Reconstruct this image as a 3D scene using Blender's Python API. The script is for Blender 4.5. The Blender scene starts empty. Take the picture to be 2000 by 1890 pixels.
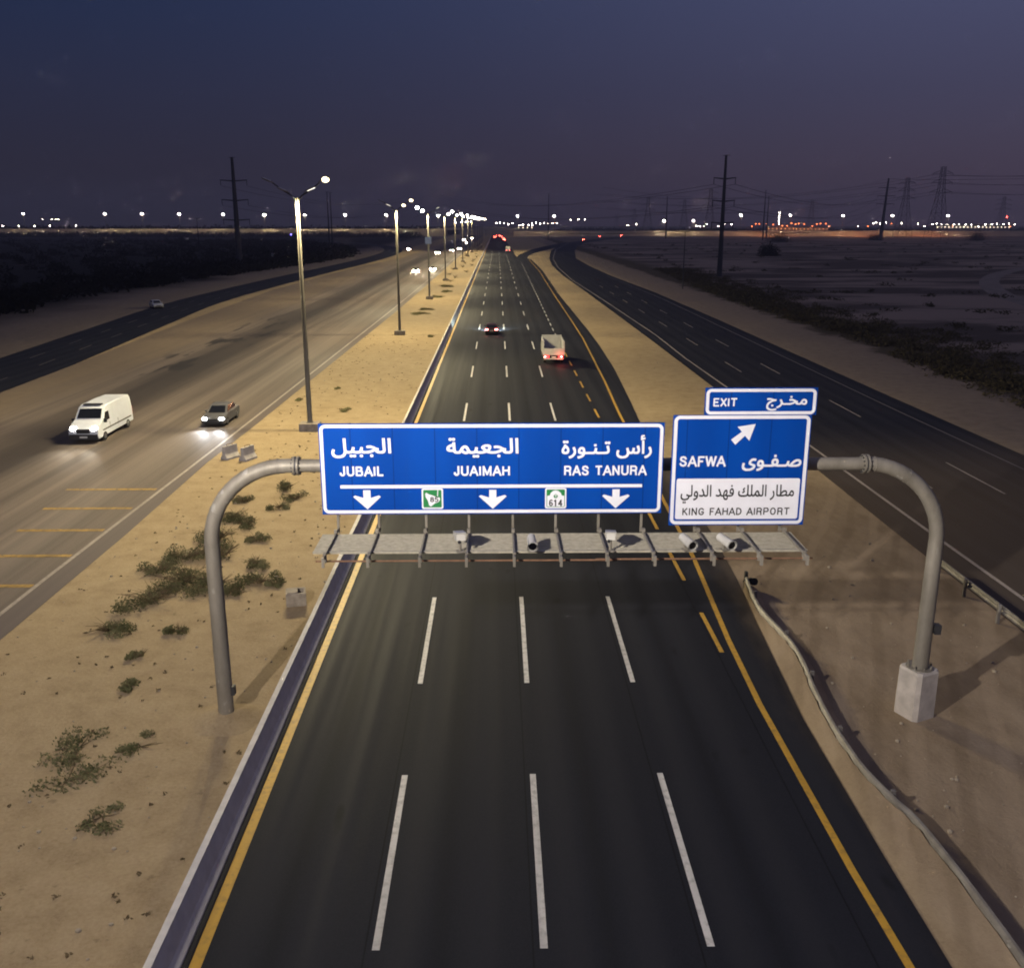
import bpy, math, random
from mathutils import Vector, Matrix, Quaternion
R = math.radians
random.seed(7)
SC = bpy.context.scene
COL = SC.collection

# ------------------------------------------------------------------ helpers
class MB:
    """collects shapes, build() links them as ONE mesh object"""
    def __init__(s): s.v = []; s.f = []; s.m = []
    def add(s, vs, fs, mi=0):
        o = len(s.v); s.v += [tuple(p) for p in vs]
        for f in fs: s.f.append([i + o for i in f]); s.m.append(mi)
    def box(s, x0, x1, y0, y1, z0, z1, mi=0, M=None):
        vs = [Vector((x, y, z)) for z in (z0, z1) for y in (y0, y1) for x in (x0, x1)]
        if M is not None: vs = [M @ p for p in vs]
        s.add(vs, [(0,2,3,1),(4,5,7,6),(0,1,5,4),(2,6,7,3),(0,4,6,2),(1,3,7,5)], mi)
    def tube(s, pts, r, n=10, mi=0, caps=True):
        pts = [Vector(p) for p in pts]; k = len(pts)
        rs = r if isinstance(r, (list, tuple)) else [r]*k
        t0 = (pts[1]-pts[0]).normalized()
        a = Vector((0,0,1)) if abs(t0.z) < .9 else Vector((1,0,0))
        u = t0.cross(a).normalized(); vs = []; tp = t0
        for i, p in enumerate(pts):
            t = (pts[min(i+1,k-1)]-pts[max(i-1,0)]).normalized()
            u = tp.rotation_difference(t) @ u; tp = t; w = t.cross(u)
            for j in range(n):
                b = 2*math.pi*j/n
                vs.append(p + (u*math.cos(b)+w*math.sin(b))*rs[i])
        fs = [(i*n+j, i*n+(j+1)%n, (i+1)*n+(j+1)%n, (i+1)*n+j) for i in range(k-1) for j in range(n)]
        if caps: fs += [tuple(range(n))[::-1], tuple(range((k-1)*n, k*n))]
        s.add(vs, fs, mi)
    def prism(s, poly, y0, y1, mi=0, M=None):
        """polygon in x,z extruded along y"""
        n = len(poly)
        vs = [Vector((x, y0, z)) for x, z in poly] + [Vector((x, y1, z)) for x, z in poly]
        if M is not None: vs = [M @ p for p in vs]
        s.add(vs, [tuple(range(n)), tuple(range(n, 2*n))[::-1]] + [(i, i+n, (i+1)%n+n, (i+1)%n) for i in range(n)], mi)
    def panel(s, quad, t=.02, mi=0):
        q = [Vector(p) for p in quad]
        nn = (q[1]-q[0]).cross(q[2]-q[0]).normalized()*t
        s.add([p-nn for p in q]+[p+nn for p in q], [(3,2,1,0),(4,5,6,7)]+[(i,(i+1)%4,(i+1)%4+4,i+4) for i in range(4)], mi)
    def ball(s, c, r, n=10, k=6, mi=0):
        c = Vector(c); rr = r if isinstance(r, (tuple, list)) else (r, r, r)
        vs = [c+Vector((0,0,-rr[2]))]
        for i in range(1, k):
            a = -math.pi/2+math.pi*i/k
            vs += [c+Vector((rr[0]*math.cos(a)*math.cos(2*math.pi*j/n), rr[1]*math.cos(a)*math.sin(2*math.pi*j/n), rr[2]*math.sin(a))) for j in range(n)]
        vs.append(c+Vector((0,0,rr[2])))
        fs = [(0, 1+(j+1)%n, 1+j) for j in range(n)]
        for i in range(k-2):
            fs += [(1+i*n+j, 1+i*n+(j+1)%n, 1+(i+1)*n+(j+1)%n, 1+(i+1)*n+j) for j in range(n)]
        l = len(vs)-1; fs += [(1+(k-2)*n+j, 1+(k-2)*n+(j+1)%n, l) for j in range(n)]
        s.add(vs, fs, mi)
    def build(s, name, mats, parent=None, smooth=None):
        me = bpy.data.meshes.new(name); me.from_pydata(s.v, [], s.f)
        mats = mats if isinstance(mats, (list, tuple)) else [mats]
        for m in mats: me.materials.append(m)
        me.polygons.foreach_set('material_index', s.m)
        if smooth:
            me.polygons.foreach_set('use_smooth', [True]*len(me.polygons)); me.set_sharp_from_angle(angle=R(smooth))
        me.update()
        o = bpy.data.objects.new(name, me); COL.objects.link(o)
        if parent is not None: o.parent = parent
        return o

def tag(o, label=None, cat=None, group=None, kind=None):
    if label: o['label'] = label
    if cat: o['category'] = cat
    if group: o['group'] = group
    if kind: o['kind'] = kind
    return o
def thing(name, label, cat, loc=(0,0,0), rz=0, group=None):
    o = bpy.data.objects.new(name, None); COL.objects.link(o)
    o.empty_display_size = .3; o.location = loc; o.rotation_euler = (0,0,rz)
    return tag(o, label, cat, group)
def dup(o, loc=None, rz=None, label=None, group=None, parent=None):
    """copy of a thing, its parts and their sub-parts"""
    c = o.copy(); COL.objects.link(c)
    if parent is not None: c.parent = parent
    for ch in list(o.children): dup(ch, parent=c)
    if loc is not None: c.location = loc
    if rz is not None: c.rotation_euler = (0,0,rz)
    if label: c['label'] = label
    if group: c['group'] = group
    return c
def lerp(a, b, t): return a+(b-a)*t
def at_y(poly, y):
    """x of a polyline [(x,y)..] at y"""
    for (xa,ya),(xb,yb) in zip(poly, poly[1:]):
        if ya <= y <= yb: return lerp(xa, xb, (y-ya)/(yb-ya))
    return poly[0][0] if y < poly[0][1] else poly[-1][0]

# ------------------------------------------------------------------ materials
def mat(name):
    m = bpy.data.materials.new(name); m.use_nodes = True
    nt = m.node_tree; b = nt.nodes['Principled BSDF']
    return m, nt, b
def N(nt, t, **kw):
    n = nt.nodes.new(t)
    for k, v in kw.items():
        if k.startswith('i_'): n.inputs[int(k[2:])].default_value = v
        else: setattr(n, k, v)
    return n
def pos(nt, sc=(1,1,1), obj=False):
    g = nt.nodes.new('ShaderNodeTexCoord') if obj else nt.nodes.new('ShaderNodeNewGeometry')
    mp = nt.nodes.new('ShaderNodeMapping'); mp.inputs['Scale'].default_value = sc
    nt.links.new(g.outputs['Object' if obj else 'Position'], mp.inputs['Vector'])
    return mp.outputs['Vector']
def noise(nt, vec, scale, detail=4, rough=.55):
    n = nt.nodes.new('ShaderNodeTexNoise'); n.inputs['Scale'].default_value = scale
    n.inputs['Detail'].default_value = detail; n.inputs['Roughness'].default_value = rough
    nt.links.new(vec, n.inputs['Vector']); return n.outputs['Fac']
def ramp(nt, fac, stops):
    r = nt.nodes.new('ShaderNodeValToRGB'); e = r.color_ramp.elements
    while len(e) < len(stops): e.new(.5)
    for el, (p, c) in zip(e, stops):
        el.position = p; el.color = (c if len(c) == 4 else (*c, 1)) if hasattr(c, '__len__') else (c, c, c, 1)
    nt.links.new(fac, r.inputs['Fac']); return r.outputs['Color']
def mix(nt, fac, a, b, mode='MIX'):
    m = nt.nodes.new('ShaderNodeMix'); m.data_type = 'RGBA'; m.blend_type = mode
    for s, v in ((m.inputs[0], fac), (m.inputs[6], a), (m.inputs[7], b)):
        if hasattr(v, 'is_linked') or isinstance(v, bpy.types.NodeSocket): nt.links.new(v, s)
        elif hasattr(v, '__len__'): s.default_value = (*v[:3], 1)
        else: s.default_value = v
    return m.outputs[2]
def math_(nt, op, a, b=0.):
    m = nt.nodes.new('ShaderNodeMath'); m.operation = op
    for s, v in ((m.inputs[0], a), (m.inputs[1], b)):
        if isinstance(v, bpy.types.NodeSocket): nt.links.new(v, s)
        else: s.default_value = v
    return m.outputs[0]
def smooth(nt, val, a, b):
    m = nt.nodes.new('ShaderNodeMapRange'); m.interpolation_type = 'SMOOTHSTEP'
    m.inputs[1].default_value = a; m.inputs[2].default_value = b
    nt.links.new(val, m.inputs[0]); return m.outputs[0]
def sep(nt):
    g = nt.nodes.new('ShaderNodeNewGeometry'); s = nt.nodes.new('ShaderNodeSeparateXYZ')
    nt.links.new(g.outputs['Position'], s.inputs[0]); return s.outputs
def bump(nt, b, h, strength=.3, dist=.05):
    n = nt.nodes.new('ShaderNodeBump'); n.inputs['Strength'].default_value = strength; n.inputs['Distance'].default_value = dist
    nt.links.new(h, n.inputs['Height']); nt.links.new(n.outputs[0], b.inputs['Normal'])
def plain(name, col, rough=.6, metal=0., var=.0, scale=3., bumpy=0.):
    m, nt, b = mat(name)
    b.inputs['Roughness'].default_value = rough; b.inputs['Metallic'].default_value = metal
    if var:
        f = noise(nt, pos(nt, obj=True), scale, 5)
        c = ramp(nt, f, [(.3, [v*(1-var) for v in col]), (.7, [min(1, v*(1+var)) for v in col])])
        nt.links.new(c, b.inputs['Base Color'])
        if bumpy: bump(nt, b, f, bumpy)
    else: b.inputs['Base Color'].default_value = (*col, 1)
    return m
def emit(name, col, strength, sample=False):
    m, nt, b = mat(name)
    b.inputs['Base Color'].default_value = (.02,.02,.02,1)
    b.inputs['Emission Color'].default_value = (*col, 1); b.inputs['Emission Strength'].default_value = strength
    if not sample: m.cycles.emission_sampling = 'NONE'
    return m

def sand_colour(nt, P):
    big = noise(nt, P, .09, 5, .6); mid = noise(nt, P, .9, 6, .65); fine = noise(nt, P, 9, 4, .7)
    c = ramp(nt, big, [(.3, (.31,.225,.110)), (.55, (.40,.302,.158)), (.75, (.46,.355,.19))])
    c = mix(nt, .55, c, ramp(nt, mid, [(.32, (.24,.17,.10)), (.5, (.40,.30,.18)), (.72, (.50,.39,.25))]))
    c = mix(nt, .25, c, ramp(nt, fine, [(.35, (.22,.16,.10)), (.65, (.50,.40,.27))]))
    spots = ramp(nt, noise(nt, P, 2.3, 3, .5), [(.66, 0.), (.73, 1.)])
    return mix(nt, math_(nt, 'MULTIPLY', spots, .45), c, (.16,.12,.07)), mid, fine

def make_ground():
    m, nt, b = mat('sand'); P = pos(nt); S = sep(nt)
    c, mid, fine = sand_colour(nt, P)
    wob = math_(nt, 'MULTIPLY', math_(nt, 'SUBTRACT', noise(nt, P, .03, 5, .6), .5), 34)
    x = math_(nt, 'ADD', S[0], wob)
    # greyer bare earth outside the outer roads
    c = mix(nt, math_(nt, 'MULTIPLY', smooth(nt, math_(nt, 'MULTIPLY', S[0], -1), 54, 60), .8), c, mix(nt, mid, (.085,.070,.064), (.21,.175,.155)))
    c = mix(nt, math_(nt, 'MULTIPLY', smooth(nt, S[0], 33, 38), .72), c, mix(nt, mid, (.11,.088,.078), (.26,.21,.185)))
    # low desert scrub growing over the open fields either side
    patch = ramp(nt, noise(nt, pos(nt, (.6, 1.4, 1)), .028, 7, .62), [(.43, 0.), (.53, 1.)])
    right = math_(nt, 'MULTIPLY', smooth(nt, x, 46, 62), patch)
    left = smooth(nt, math_(nt, 'MULTIPLY', x, -1), 74, 92)
    far = smooth(nt, S[1], 420, 800)
    scrub = math_(nt, 'MAXIMUM', math_(nt, 'MULTIPLY', right, .85), left)
    field = smooth(nt, x, 46, 60)
    c = mix(nt, math_(nt, 'MULTIPLY', field, .6), c, (.32,.245,.20))
    c = mix(nt, scrub, c, mix(nt, smooth(nt, S[0], -60, 30), (.013,.0115,.009), (.060,.048,.040)))
    vx = math_(nt, 'ADD', S[0], math_(nt, 'MULTIPLY', math_(nt, 'SUBTRACT', noise(nt, P, .22, 5, .65), .5), 9))
    vmask = math_(nt, 'MULTIPLY', smooth(nt, vx, 46.5, 48.5), math_(nt, 'SUBTRACT', 1., smooth(nt, vx, 53, 61)))
    c = mix(nt, math_(nt, 'MULTIPLY', vmask, .85), c, (.050,.041,.022))
    # packed earth in the gore beside the slip road, with vehicle tracks
    gore = math_(nt, 'MULTIPLY', smooth(nt, S[0], 9, 10.5), math_(nt, 'SUBTRACT', 1., smooth(nt, S[1], 48, 66)))
    w1 = nt.nodes.new('ShaderNodeTexWave'); w1.wave_type = 'BANDS'; w1.bands_direction = 'DIAGONAL'; w1.inputs['Scale'].default_value = .22; w1.inputs['Distortion'].default_value = 5.; w1.inputs['Detail'].default_value = 3; w1.inputs['Detail Scale'].default_value = .35
    nt.links.new(pos(nt, (1,-.45,1)), w1.inputs['Vector'])
    gc = ramp(nt, noise(nt, pos(nt, (1,.35,1)), .7, 6, .65), [(.3, (.17,.125,.09)), (.6, (.29,.225,.165)), (.8, (.36,.285,.21))])
    gc = mix(nt, math_(nt, 'MULTIPLY', ramp(nt, w1.outputs['Fac'], [(.86, 0.), (.97, 1.)]), .5), gc, (.36,.28,.205))
    gc = mix(nt, math_(nt, 'MULTIPLY', ramp(nt, w1.outputs['Fac'], [(.02, 1.), (.12, 0.)]), .4), gc, (.13,.095,.07))
    c = mix(nt, math_(nt, 'MULTIPLY', gore, .75), c, gc)
    nt.links.new(c, b.inputs['Base Color']); b.inputs['Roughness'].default_value = .95
    b.inputs['Specular IOR Level'].default_value = .1
    h = math_(nt, 'ADD', math_(nt, 'MULTIPLY', mid, 1.), math_(nt, 'MULTIPLY', fine, .35))
    bump(nt, b, h, .55, .12)
    return m
def make_asphalt():
    m, nt, b = mat('asphalt'); S = sep(nt)
    stretch = noise(nt, pos(nt, (1.6,.02,1)), 1., 5, .6)
    grain = noise(nt, pos(nt), 30, 3, .7); patch = noise(nt, pos(nt, (.35,.05,1)), 1., 4)
    c = ramp(nt, stretch, [(.3, (.0165,.0178,.0250)), (.7, (.0215,.0230,.0315))])
    c = mix(nt, .4, c, ramp(nt, patch, [(.3, (.0135,.0145,.0205)), (.7, (.0255,.027,.036))]))
    c = mix(nt, .3, c, ramp(nt, grain, [(.35, (.010,.0105,.014)), (.65, (.033,.035,.046))]))
    # wheel paths worn into each lane, and the paving joints between passes
    lane = math_(nt, 'FRACT', math_(nt, 'DIVIDE', math_(nt, 'ADD', S[0], 40.1), 3.7))
    wob = math_(nt, 'ADD', lane, math_(nt, 'MULTIPLY', math_(nt, 'SUBTRACT', noise(nt, pos(nt, (.5,.02,1)), 1., 3), .5), .16))
    for x0 in (.27, .73):
        d = math_(nt, 'ABSOLUTE', math_(nt, 'SUBTRACT', wob, x0))
        c = mix(nt, math_(nt, 'MULTIPLY', math_(nt, 'SUBTRACT', 1., smooth(nt, d, .02, .16)), .42), c, (.032,.033,.040))
    mid_ = math_(nt, 'ABSOLUTE', math_(nt, 'SUBTRACT', wob, .5))
    c = mix(nt, math_(nt, 'MULTIPLY', math_(nt, 'SUBTRACT', 1., smooth(nt, mid_, .01, .10)), .30), c, (.011,.0115,.014))
    jt = math_(nt, 'ABSOLUTE', math_(nt, 'SUBTRACT', lane, .035))
    c = mix(nt, math_(nt, 'MULTIPLY', math_(nt, 'SUBTRACT', 1., smooth(nt, jt, .002, .009)), .6), c, (.007,.007,.008))
    oil = ramp(nt, noise(nt, pos(nt, (.9,.35,1)), 1.1, 2, .4), [(.70, 0.), (.76, 1.)])
    c = mix(nt, math_(nt, 'MULTIPLY', oil, .5), c, (.007,.007,.007))
    ed = math_(nt, 'ADD', S[0], math_(nt, 'MULTIPLY', math_(nt, 'SUBTRACT', noise(nt, pos(nt, (1,.3,1)), .8, 6, .65), .5), 2.4))
    dust = math_(nt, 'MULTIPLY', smooth(nt, ed, 9.2, 11.4), math_(nt, 'SUBTRACT', 1., smooth(nt, S[1], 50, 75)))
    c = mix(nt, math_(nt, 'MULTIPLY', dust, .42), c, (.20,.15,.10))
    nt.links.new(c, b.inputs['Base Color'])
    nt.links.new(ramp(nt, stretch, [(.3, .6), (.7, .75)]), b.inputs['Roughness'])
    b.inputs['Specular IOR Level'].default_value = .06
    bump(nt, b, grain, .25, .01)
    return m
def make_old_asphalt():
    m, nt, b = mat('worn_asphalt'); S = sep(nt); P = pos(nt)
    streak = noise(nt, pos(nt, (.55,.008,1)), 1., 4, .55); fine = noise(nt, pos(nt, (2.2,.03,1)), 1., 5, .65)
    grain = noise(nt, P, 18, 3, .7)
    c = ramp(nt, streak, [(.28, (.085,.069,.060)), (.5, (.165,.132,.110)), (.72, (.245,.198,.165))])
    c = mix(nt, .45, c, ramp(nt, fine, [(.3, (.07,.054,.044)), (.7, (.25,.195,.15))]))
    c = mix(nt, .15, c, ramp(nt, grain, [(.35, (.05,.045,.04)), (.65, (.3,.26,.21))]))
    wx = math_(nt, 'ADD', S[0], math_(nt, 'MULTIPLY', math_(nt, 'SUBTRACT', noise(nt, pos(nt, (.2,.012,1)), 1., 3), .5), 5))
    for x0, wd, k in ((-33.2, 4.2, .88), (-28.4, .9, .35), (-25.6, .8, .25), (-36.5, 1.1, .4)):
        d = math_(nt, 'ABSOLUTE', math_(nt, 'SUBTRACT', wx, x0))
        f = math_(nt, 'MULTIPLY', math_(nt, 'SUBTRACT', 1., smooth(nt, d, wd*.2, wd)), k)
        c = mix(nt, f, c, (.042,.034,.031))
    c = mix(nt, math_(nt, 'MULTIPLY', math_(nt, 'SUBTRACT', 1., smooth(nt, math_(nt, 'ABSOLUTE', math_(nt, 'ADD', wx, 23.2)), .4, 1.8)), .3), c, (.27,.225,.185))
    c = mix(nt, math_(nt, 'MULTIPLY', smooth(nt, S[0], -20.5, -20.2), .8), c, (.125,.10,.092))
    # sand blown over the far shoulder
    wob = math_(nt, 'MULTIPLY', math_(nt, 'SUBTRACT', noise(nt, pos(nt, (.5,.03,1)), 1., 6, .6), .5), 9)
    dr = smooth(nt, math_(nt, 'ADD', math_(nt, 'MULTIPLY', S[0], -1), wob), 37, 45)
    sc, _, _ = sand_colour(nt, P)
    c = mix(nt, math_(nt, 'MULTIPLY', dr, .75), c, mix(nt, .5, sc, (.13,.095,.066)))
    # dark tar repairs down the middle lane
    tar = ramp(nt, noise(nt, pos(nt, (.55,.09,1)), 1., 3, .5), [(.56, 0.), (.62, 1.)])
    lane = math_(nt, 'MULTIPLY', smooth(nt, math_(nt, 'MULTIPLY', S[0], -1), 31, 33), smooth(nt, S[0], -41, -38))
    zone = math_(nt, 'MULTIPLY', smooth(nt, S[1], 92, 105), math_(nt, 'SUBTRACT', 1., smooth(nt, S[1], 150, 175)))
    c = mix(nt, math_(nt, 'MULTIPLY', math_(nt, 'MULTIPLY', tar, lane), zone), c, (.035,.03,.028))
    nt.links.new(c, b.inputs['Base Color']); b.inputs['Roughness'].default_value = .7
    b.inputs['Specular IOR Level'].default_value = .3
    bump(nt, b, grain, .2, .01)
    return m
def make_paint(name, col, wear):
    m, nt, b = mat(name)
    w = noise(nt, pos(nt), 4, 6, .7); g = noise(nt, pos(nt, (1,.12,1)), 1.6, 4)
    c = mix(nt, math_(nt, 'MULTIPLY', ramp(nt, w, [(.48, 0.), (.7, 1.)]), wear), col, (.07,.06,.05))
    c = mix(nt, math_(nt, 'MULTIPLY', ramp(nt, g, [(.45, 0.), (.65, 1.)]), wear), c, [v*.55 for v in col])
    nt.links.new(c, b.inputs['Base Color']); b.inputs['Roughness'].default_value = .6
    return m
def make_galv(name='galvanised_steel', a=(.20,.18,.145), c2=(.33,.30,.25)):
    m, nt, b = mat(name)
    f = noise(nt, pos(nt, (1,1,.35), True), 1.7, 6, .65)
    st = ramp(nt, noise(nt, pos(nt, (1,1,.5), True), 3.1, 2, .4), [(.68, 0.), (.76, 1.)])
    c = ramp(nt, f, [(.3, a), (.7, c2)])
    c = mix(nt, math_(nt, 'MULTIPLY', st, .5), c, (.6,.58,.52))
    nt.links.new(c, b.inputs['Base Color']); b.inputs['Metallic'].default_value = .25
    b.inputs['Roughness'].default_value = .55; bump(nt, b, f, .12, .02)
    return m
def make_leaf(name, a, b_):
    m, nt, b = mat(name)
    f = noise(nt, pos(nt), 1.3, 4)
    nt.links.new(ramp(nt, f, [(.3, a), (.7, b_)]), b.inputs['Base Color']); b.inputs['Roughness'].default_value = .9
    b.inputs['Specular IOR Level'].default_value = .1
    return m

def make_blue():
    m, nt, b = mat('sign_blue'); P = pos(nt)
    sh = ramp(nt, noise(nt, pos(nt, (.55,1,.02)), 1.6, 1, .3), [(.35, (.0,.047,.30)), (.65, (.0002,.057,.35))])
    di = noise(nt, pos(nt, (3,1,.5)), 1.2, 6, .7)
    c = mix(nt, math_(nt, 'MULTIPLY', ramp(nt, di, [(.5, 0.), (.8, 1.)]), .35), sh, (.01,.05,.26))
    w = nt.nodes.new('ShaderNodeTexWave'); w.wave_type = 'BANDS'; w.bands_direction = 'X'; w.inputs['Scale'].default_value = .2565
    nt.links.new(P, w.inputs['Vector'])
    c = mix(nt, ramp(nt, w.outputs['Fac'], [(.9990, 0.), (.9999, .7)]), c, (.001,.025,.16))
    nt.links.new(c, b.inputs['Base Color']); b.inputs['Roughness'].default_value = .65; b.inputs['Specular IOR Level'].default_value = .1
    return m

M = dict(
 ground=make_ground(), asphalt=make_asphalt(), worn=make_old_asphalt(),
 faint=make_paint('faint_road_paint', (.14,.12,.105), .6), white=make_paint('white_road_paint', (.72,.70,.66), .55), dull=make_paint('dull_road_paint', (.42,.36,.30), .6),
 yellow=make_paint('yellow_road_paint', (.60,.34,.035), .5), oldyellow=make_paint('old_yellow_road_paint', (.42,.26,.06), .95),
 concrete=plain('concrete', (.52,.47,.42), .85, 0, .22, 2.2, .25), dirty=plain('dirty_concrete', (.34,.29,.23), .9, 0, .3, 3, .3),
 paleconc=plain('pale_concrete', (.66,.63,.58), .85, 0, .12, 2.5, .2),
 galv=make_galv(), pole=make_galv('lamp_pole_steel', (.17,.155,.13), (.26,.24,.20)), grate=plain('deck_grating', (.42,.385,.30), .7, .2, .2, 6),
 dark=plain('dark_steel', (.05,.05,.055), .6, .3, .2, 4), black=plain('black_rubber', (.012,.012,.012), .8),
 rust=plain('rusty_pipe', (.22,.12,.07), .8, .2, .3, 5), rail=make_galv('guardrail_steel', (.14,.125,.115), (.27,.25,.23)),
 blue=make_blue(), signwhite=plain('sign_white', (.80,.80,.86), .5, 0, .04, 2),
 signblack=plain('sign_black', (.02,.02,.02), .6), green=plain('sign_green', (.01,.20,.05), .5), signback=plain('sign_back', (.30,.30,.30), .5, .5, .1),
 camwhite=plain('camera_housing_white', (.55,.53,.48), .45, 0, .05), lens=plain('camera_glass', (.004,.004,.006), .15),
 glass=plain('vehicle_glass', (.008,.009,.011), .08), tyre=plain('tyre_rubber', (.015,.015,.015), .85), rim=plain('wheel_rim', (.35,.35,.36), .35, .8),
 greypaint=plain('grey_car_paint', (.17,.165,.165), .35, .4), whitepaint=plain('white_van_paint', (.72,.75,.82), .35, 0, .04, 2),
 redglowpaint=plain('dark_car_paint_red_glow', (.055,.022,.022), .28, .3), silver=plain('silver_car_paint', (.5,.5,.5), .3, .4),  # dark car's body colour carries the red glow of its tail lamps
 plastic=plain('dark_plastic', (.022,.022,.024), .6), plate=plain('number_plate', (.7,.7,.65), .5), bed=plain('cargo_bed_steel', (.52,.50,.47), .7, .2, .3, 3),
 truckwhite=plain('truck_white_paint', (.68,.66,.62), .5, 0, .1, 2),
 leaf=make_leaf('desert_shrub_leaf', (.075,.078,.032), (.215,.20,.10)), drytwig=make_leaf('dry_twig', (.10,.075,.04), (.18,.13,.075)),
 darkleaf=make_leaf('dark_scrub_leaf', (.007,.007,.004), (.017,.016,.009)), mast=plain('dark_pylon_steel', (.055,.055,.065), .7, .2),
 lattice=plain('lattice_steel', (.09,.09,.10), .7, .2), wire=plain('power_cable', (.02,.02,.025), .7),
 wall=plain('shed_wall', (.30,.28,.26), .8, 0, .15, .2), roof=plain('shed_roof', (.16,.15,.15), .7), soil=plain('embankment_sand', (.36,.28,.18), .95, 0, .25, .05),
 stone=plain('pale_stone', (.38,.32,.24), .9, 0, .3, .3),
 vergeleaf=make_leaf('verge_scrub_leaf', (.045,.038,.020), (.10,.082,.045)),
 lamp=emit('lamp_lit', (1,.86,.6), 220), lampnear=emit('lamp_near_lit', (1,.80,.46), 7), lampdim=emit('lamp_low', (1,.93,.8), 2.2), lampoff=plain('lamp_lens', (.55,.55,.55), .3),
 farlamp=emit('far_lamp_lit', (1,.90,.74), 500), orange=emit('plant_lamp_lit', (1,.20,.05), 11), fwhite=emit('yard_lamp_lit', (1,.88,.76), 75),
 redlamp=emit('warning_lamp_lit', (1,.06,.05), 60), bluelamp=emit('beacon_lit', (.15,.12,1), 20),
 head=emit('headlamp_lit', (1,.93,.80), 60), headcool=emit('headlamp_cool', (.86,.93,1), 70), tail=emit('tail_lamp_lit', (1,.03,.03), 9), tailhot=emit('brake_lamp_lit', (1,.18,.16), 28),
 farhead=emit('far_headlamp_lit', (1,.82,.62), 1500), fartail=emit('far_tail_lamp_lit', (1,.05,.035), 420),
 litwall=emit('lit_window', (1,.80,.58), 3.5), litoj=emit('lit_plant_wall', (1,.34,.10), 2.2), tailoff=plain('tail_lens', (.25,.01,.01), .3),
)

# ------------------------------------------------------------------ ground and roads
def sheet(name, pairs, z, m, kind='structure'):
    b = MB(); n = len(pairs)
    vs = []
    for (l, r) in pairs: vs += [(l[0], l[1], z), (r[0], r[1], z)]
    b.add(vs, [(2*i, 2*i+1, 2*i+3, 2*i+2) for i in range(n-1)])
    return tag(b.build(name, m), kind=kind)
g = MB()
xs = [-3500,-900,-300,-80,-20,0,20,80,300,900,3500]; ys = [-300,-40,0,40,120,300,700,1500,5000]
g.add([(x,y,0) for y in ys for x in xs], [(j*11+i, j*11+i+1, (j+1)*11+i+1, (j+1)*11+i) for j in range(8) for i in range(10)])
tag(g.build('ground', M['ground']), kind='structure')

RE = [(9.7,-60),(9.7,20),(9.8,27),(10.3,34.4),(10.7,39.4),(11.0,46),(11.4,73.8),(11.9,83),(12.8,102.7),(13.3,123),(13.5,140),(13.8,217),(15.2,319),(15.0,420),(13.6,440),(9.2,452),(8.9,560),(8.2,770),(8.0,1300)]
yy = sorted(set([p[1] for p in RE]+list(range(-60,1300,40))))
sheet('main_road', [((-6.95,y),(at_y(RE,y),y)) for y in yy], .02, M['asphalt'])
sheet('old_road', [((at_y([(-45.2,-40),(-46.2,60),(-46.8,88),(-48.4,118),(-50.6,152),(-53.6,229),(-51,352),(-44,440),(-42,1300)],y),y),(at_y([(-19.1,-40),(-19.1,46),(-19.4,61),(-19.2,71),(-18.2,180),(-18.2,1300)],y),y)) for y in sorted(set(list(range(-40,1300,30))+[46,61,71,88,118,152]))], .016, M['worn'])
sheet('service_road', [((a,y),(b_,y)) for a,b_,y in [(20.4,36.0,-60),(20.5,36.2,44),(21.0,36.2,85),(21.0,36.4,125),(20.9,36.6,158),(20.6,36.4,220),(20.0,34.5,290),(20.6,34.4,360),(23.6,35.8,438),(31,44.6,557),(42,56,670),(55,70,772),(80,98,900),(130,150,1080),(170,192,1195)]], .012, M['asphalt'])
sheet('exit_ramp', [((9.0,449),(13.4,436)),((11,488),(15.2,470)),((15.1,528),(19.5,512)),((22,594),(27,560)),((30.8,655),(37.8,627)),((54.1,793),(60,770))], .008, M['asphalt'])
def offs(line, d):
    out = []
    for i, p in enumerate(line):
        a = Vector(line[max(i-1,0)]); b = Vector(line[min(i+1,len(line)-1)]); t = (b-a).normalized()
        out.append((p[0]-t.y*d, p[1]+t.x*d))
    return out
def curve(pts, n=6):
    out = []
    P = [Vector(p) for p in pts]
    for i in range(len(P)-1):
        p0 = P[max(i-1,0)]; p1 = P[i]; p2 = P[i+1]; p3 = P[min(i+2,len(P)-1)]
        for k in range(n):
            t = k/n
            out.append(.5*((2*p1)+(p2-p0)*t+(2*p0-5*p1+4*p2-p3)*t*t+(3*p1-p0-3*p2+p3)*t**3))
    out.append(P[-1]); return out
def road_along(name, line, w, z, m):
    c = [tuple(p)[:2] for p in curve(line)]
    return sheet(name, list(zip(offs(c, w/2), offs(c, -w/2))), z, m)
ramp_line = [(-46,-40),(-49.5,60),(-52.5,100),(-57,148),(-61,200),(-60,290),(-57.5,360),(-56,430),(-56.5,500),(-61,570),(-72,640),(-92,720),(-125,800),(-175,880),(-240,960),(-320,1050)]
road_along('slip_road', ramp_line, 10.5, .010, M['asphalt'])
road_along('dirt_track', [(80,60),(95,140),(120,230),(180,330),(300,450)], 5, .004, plain('track_sand', (.20,.16,.13), .95, 0, .3, .3))

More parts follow.
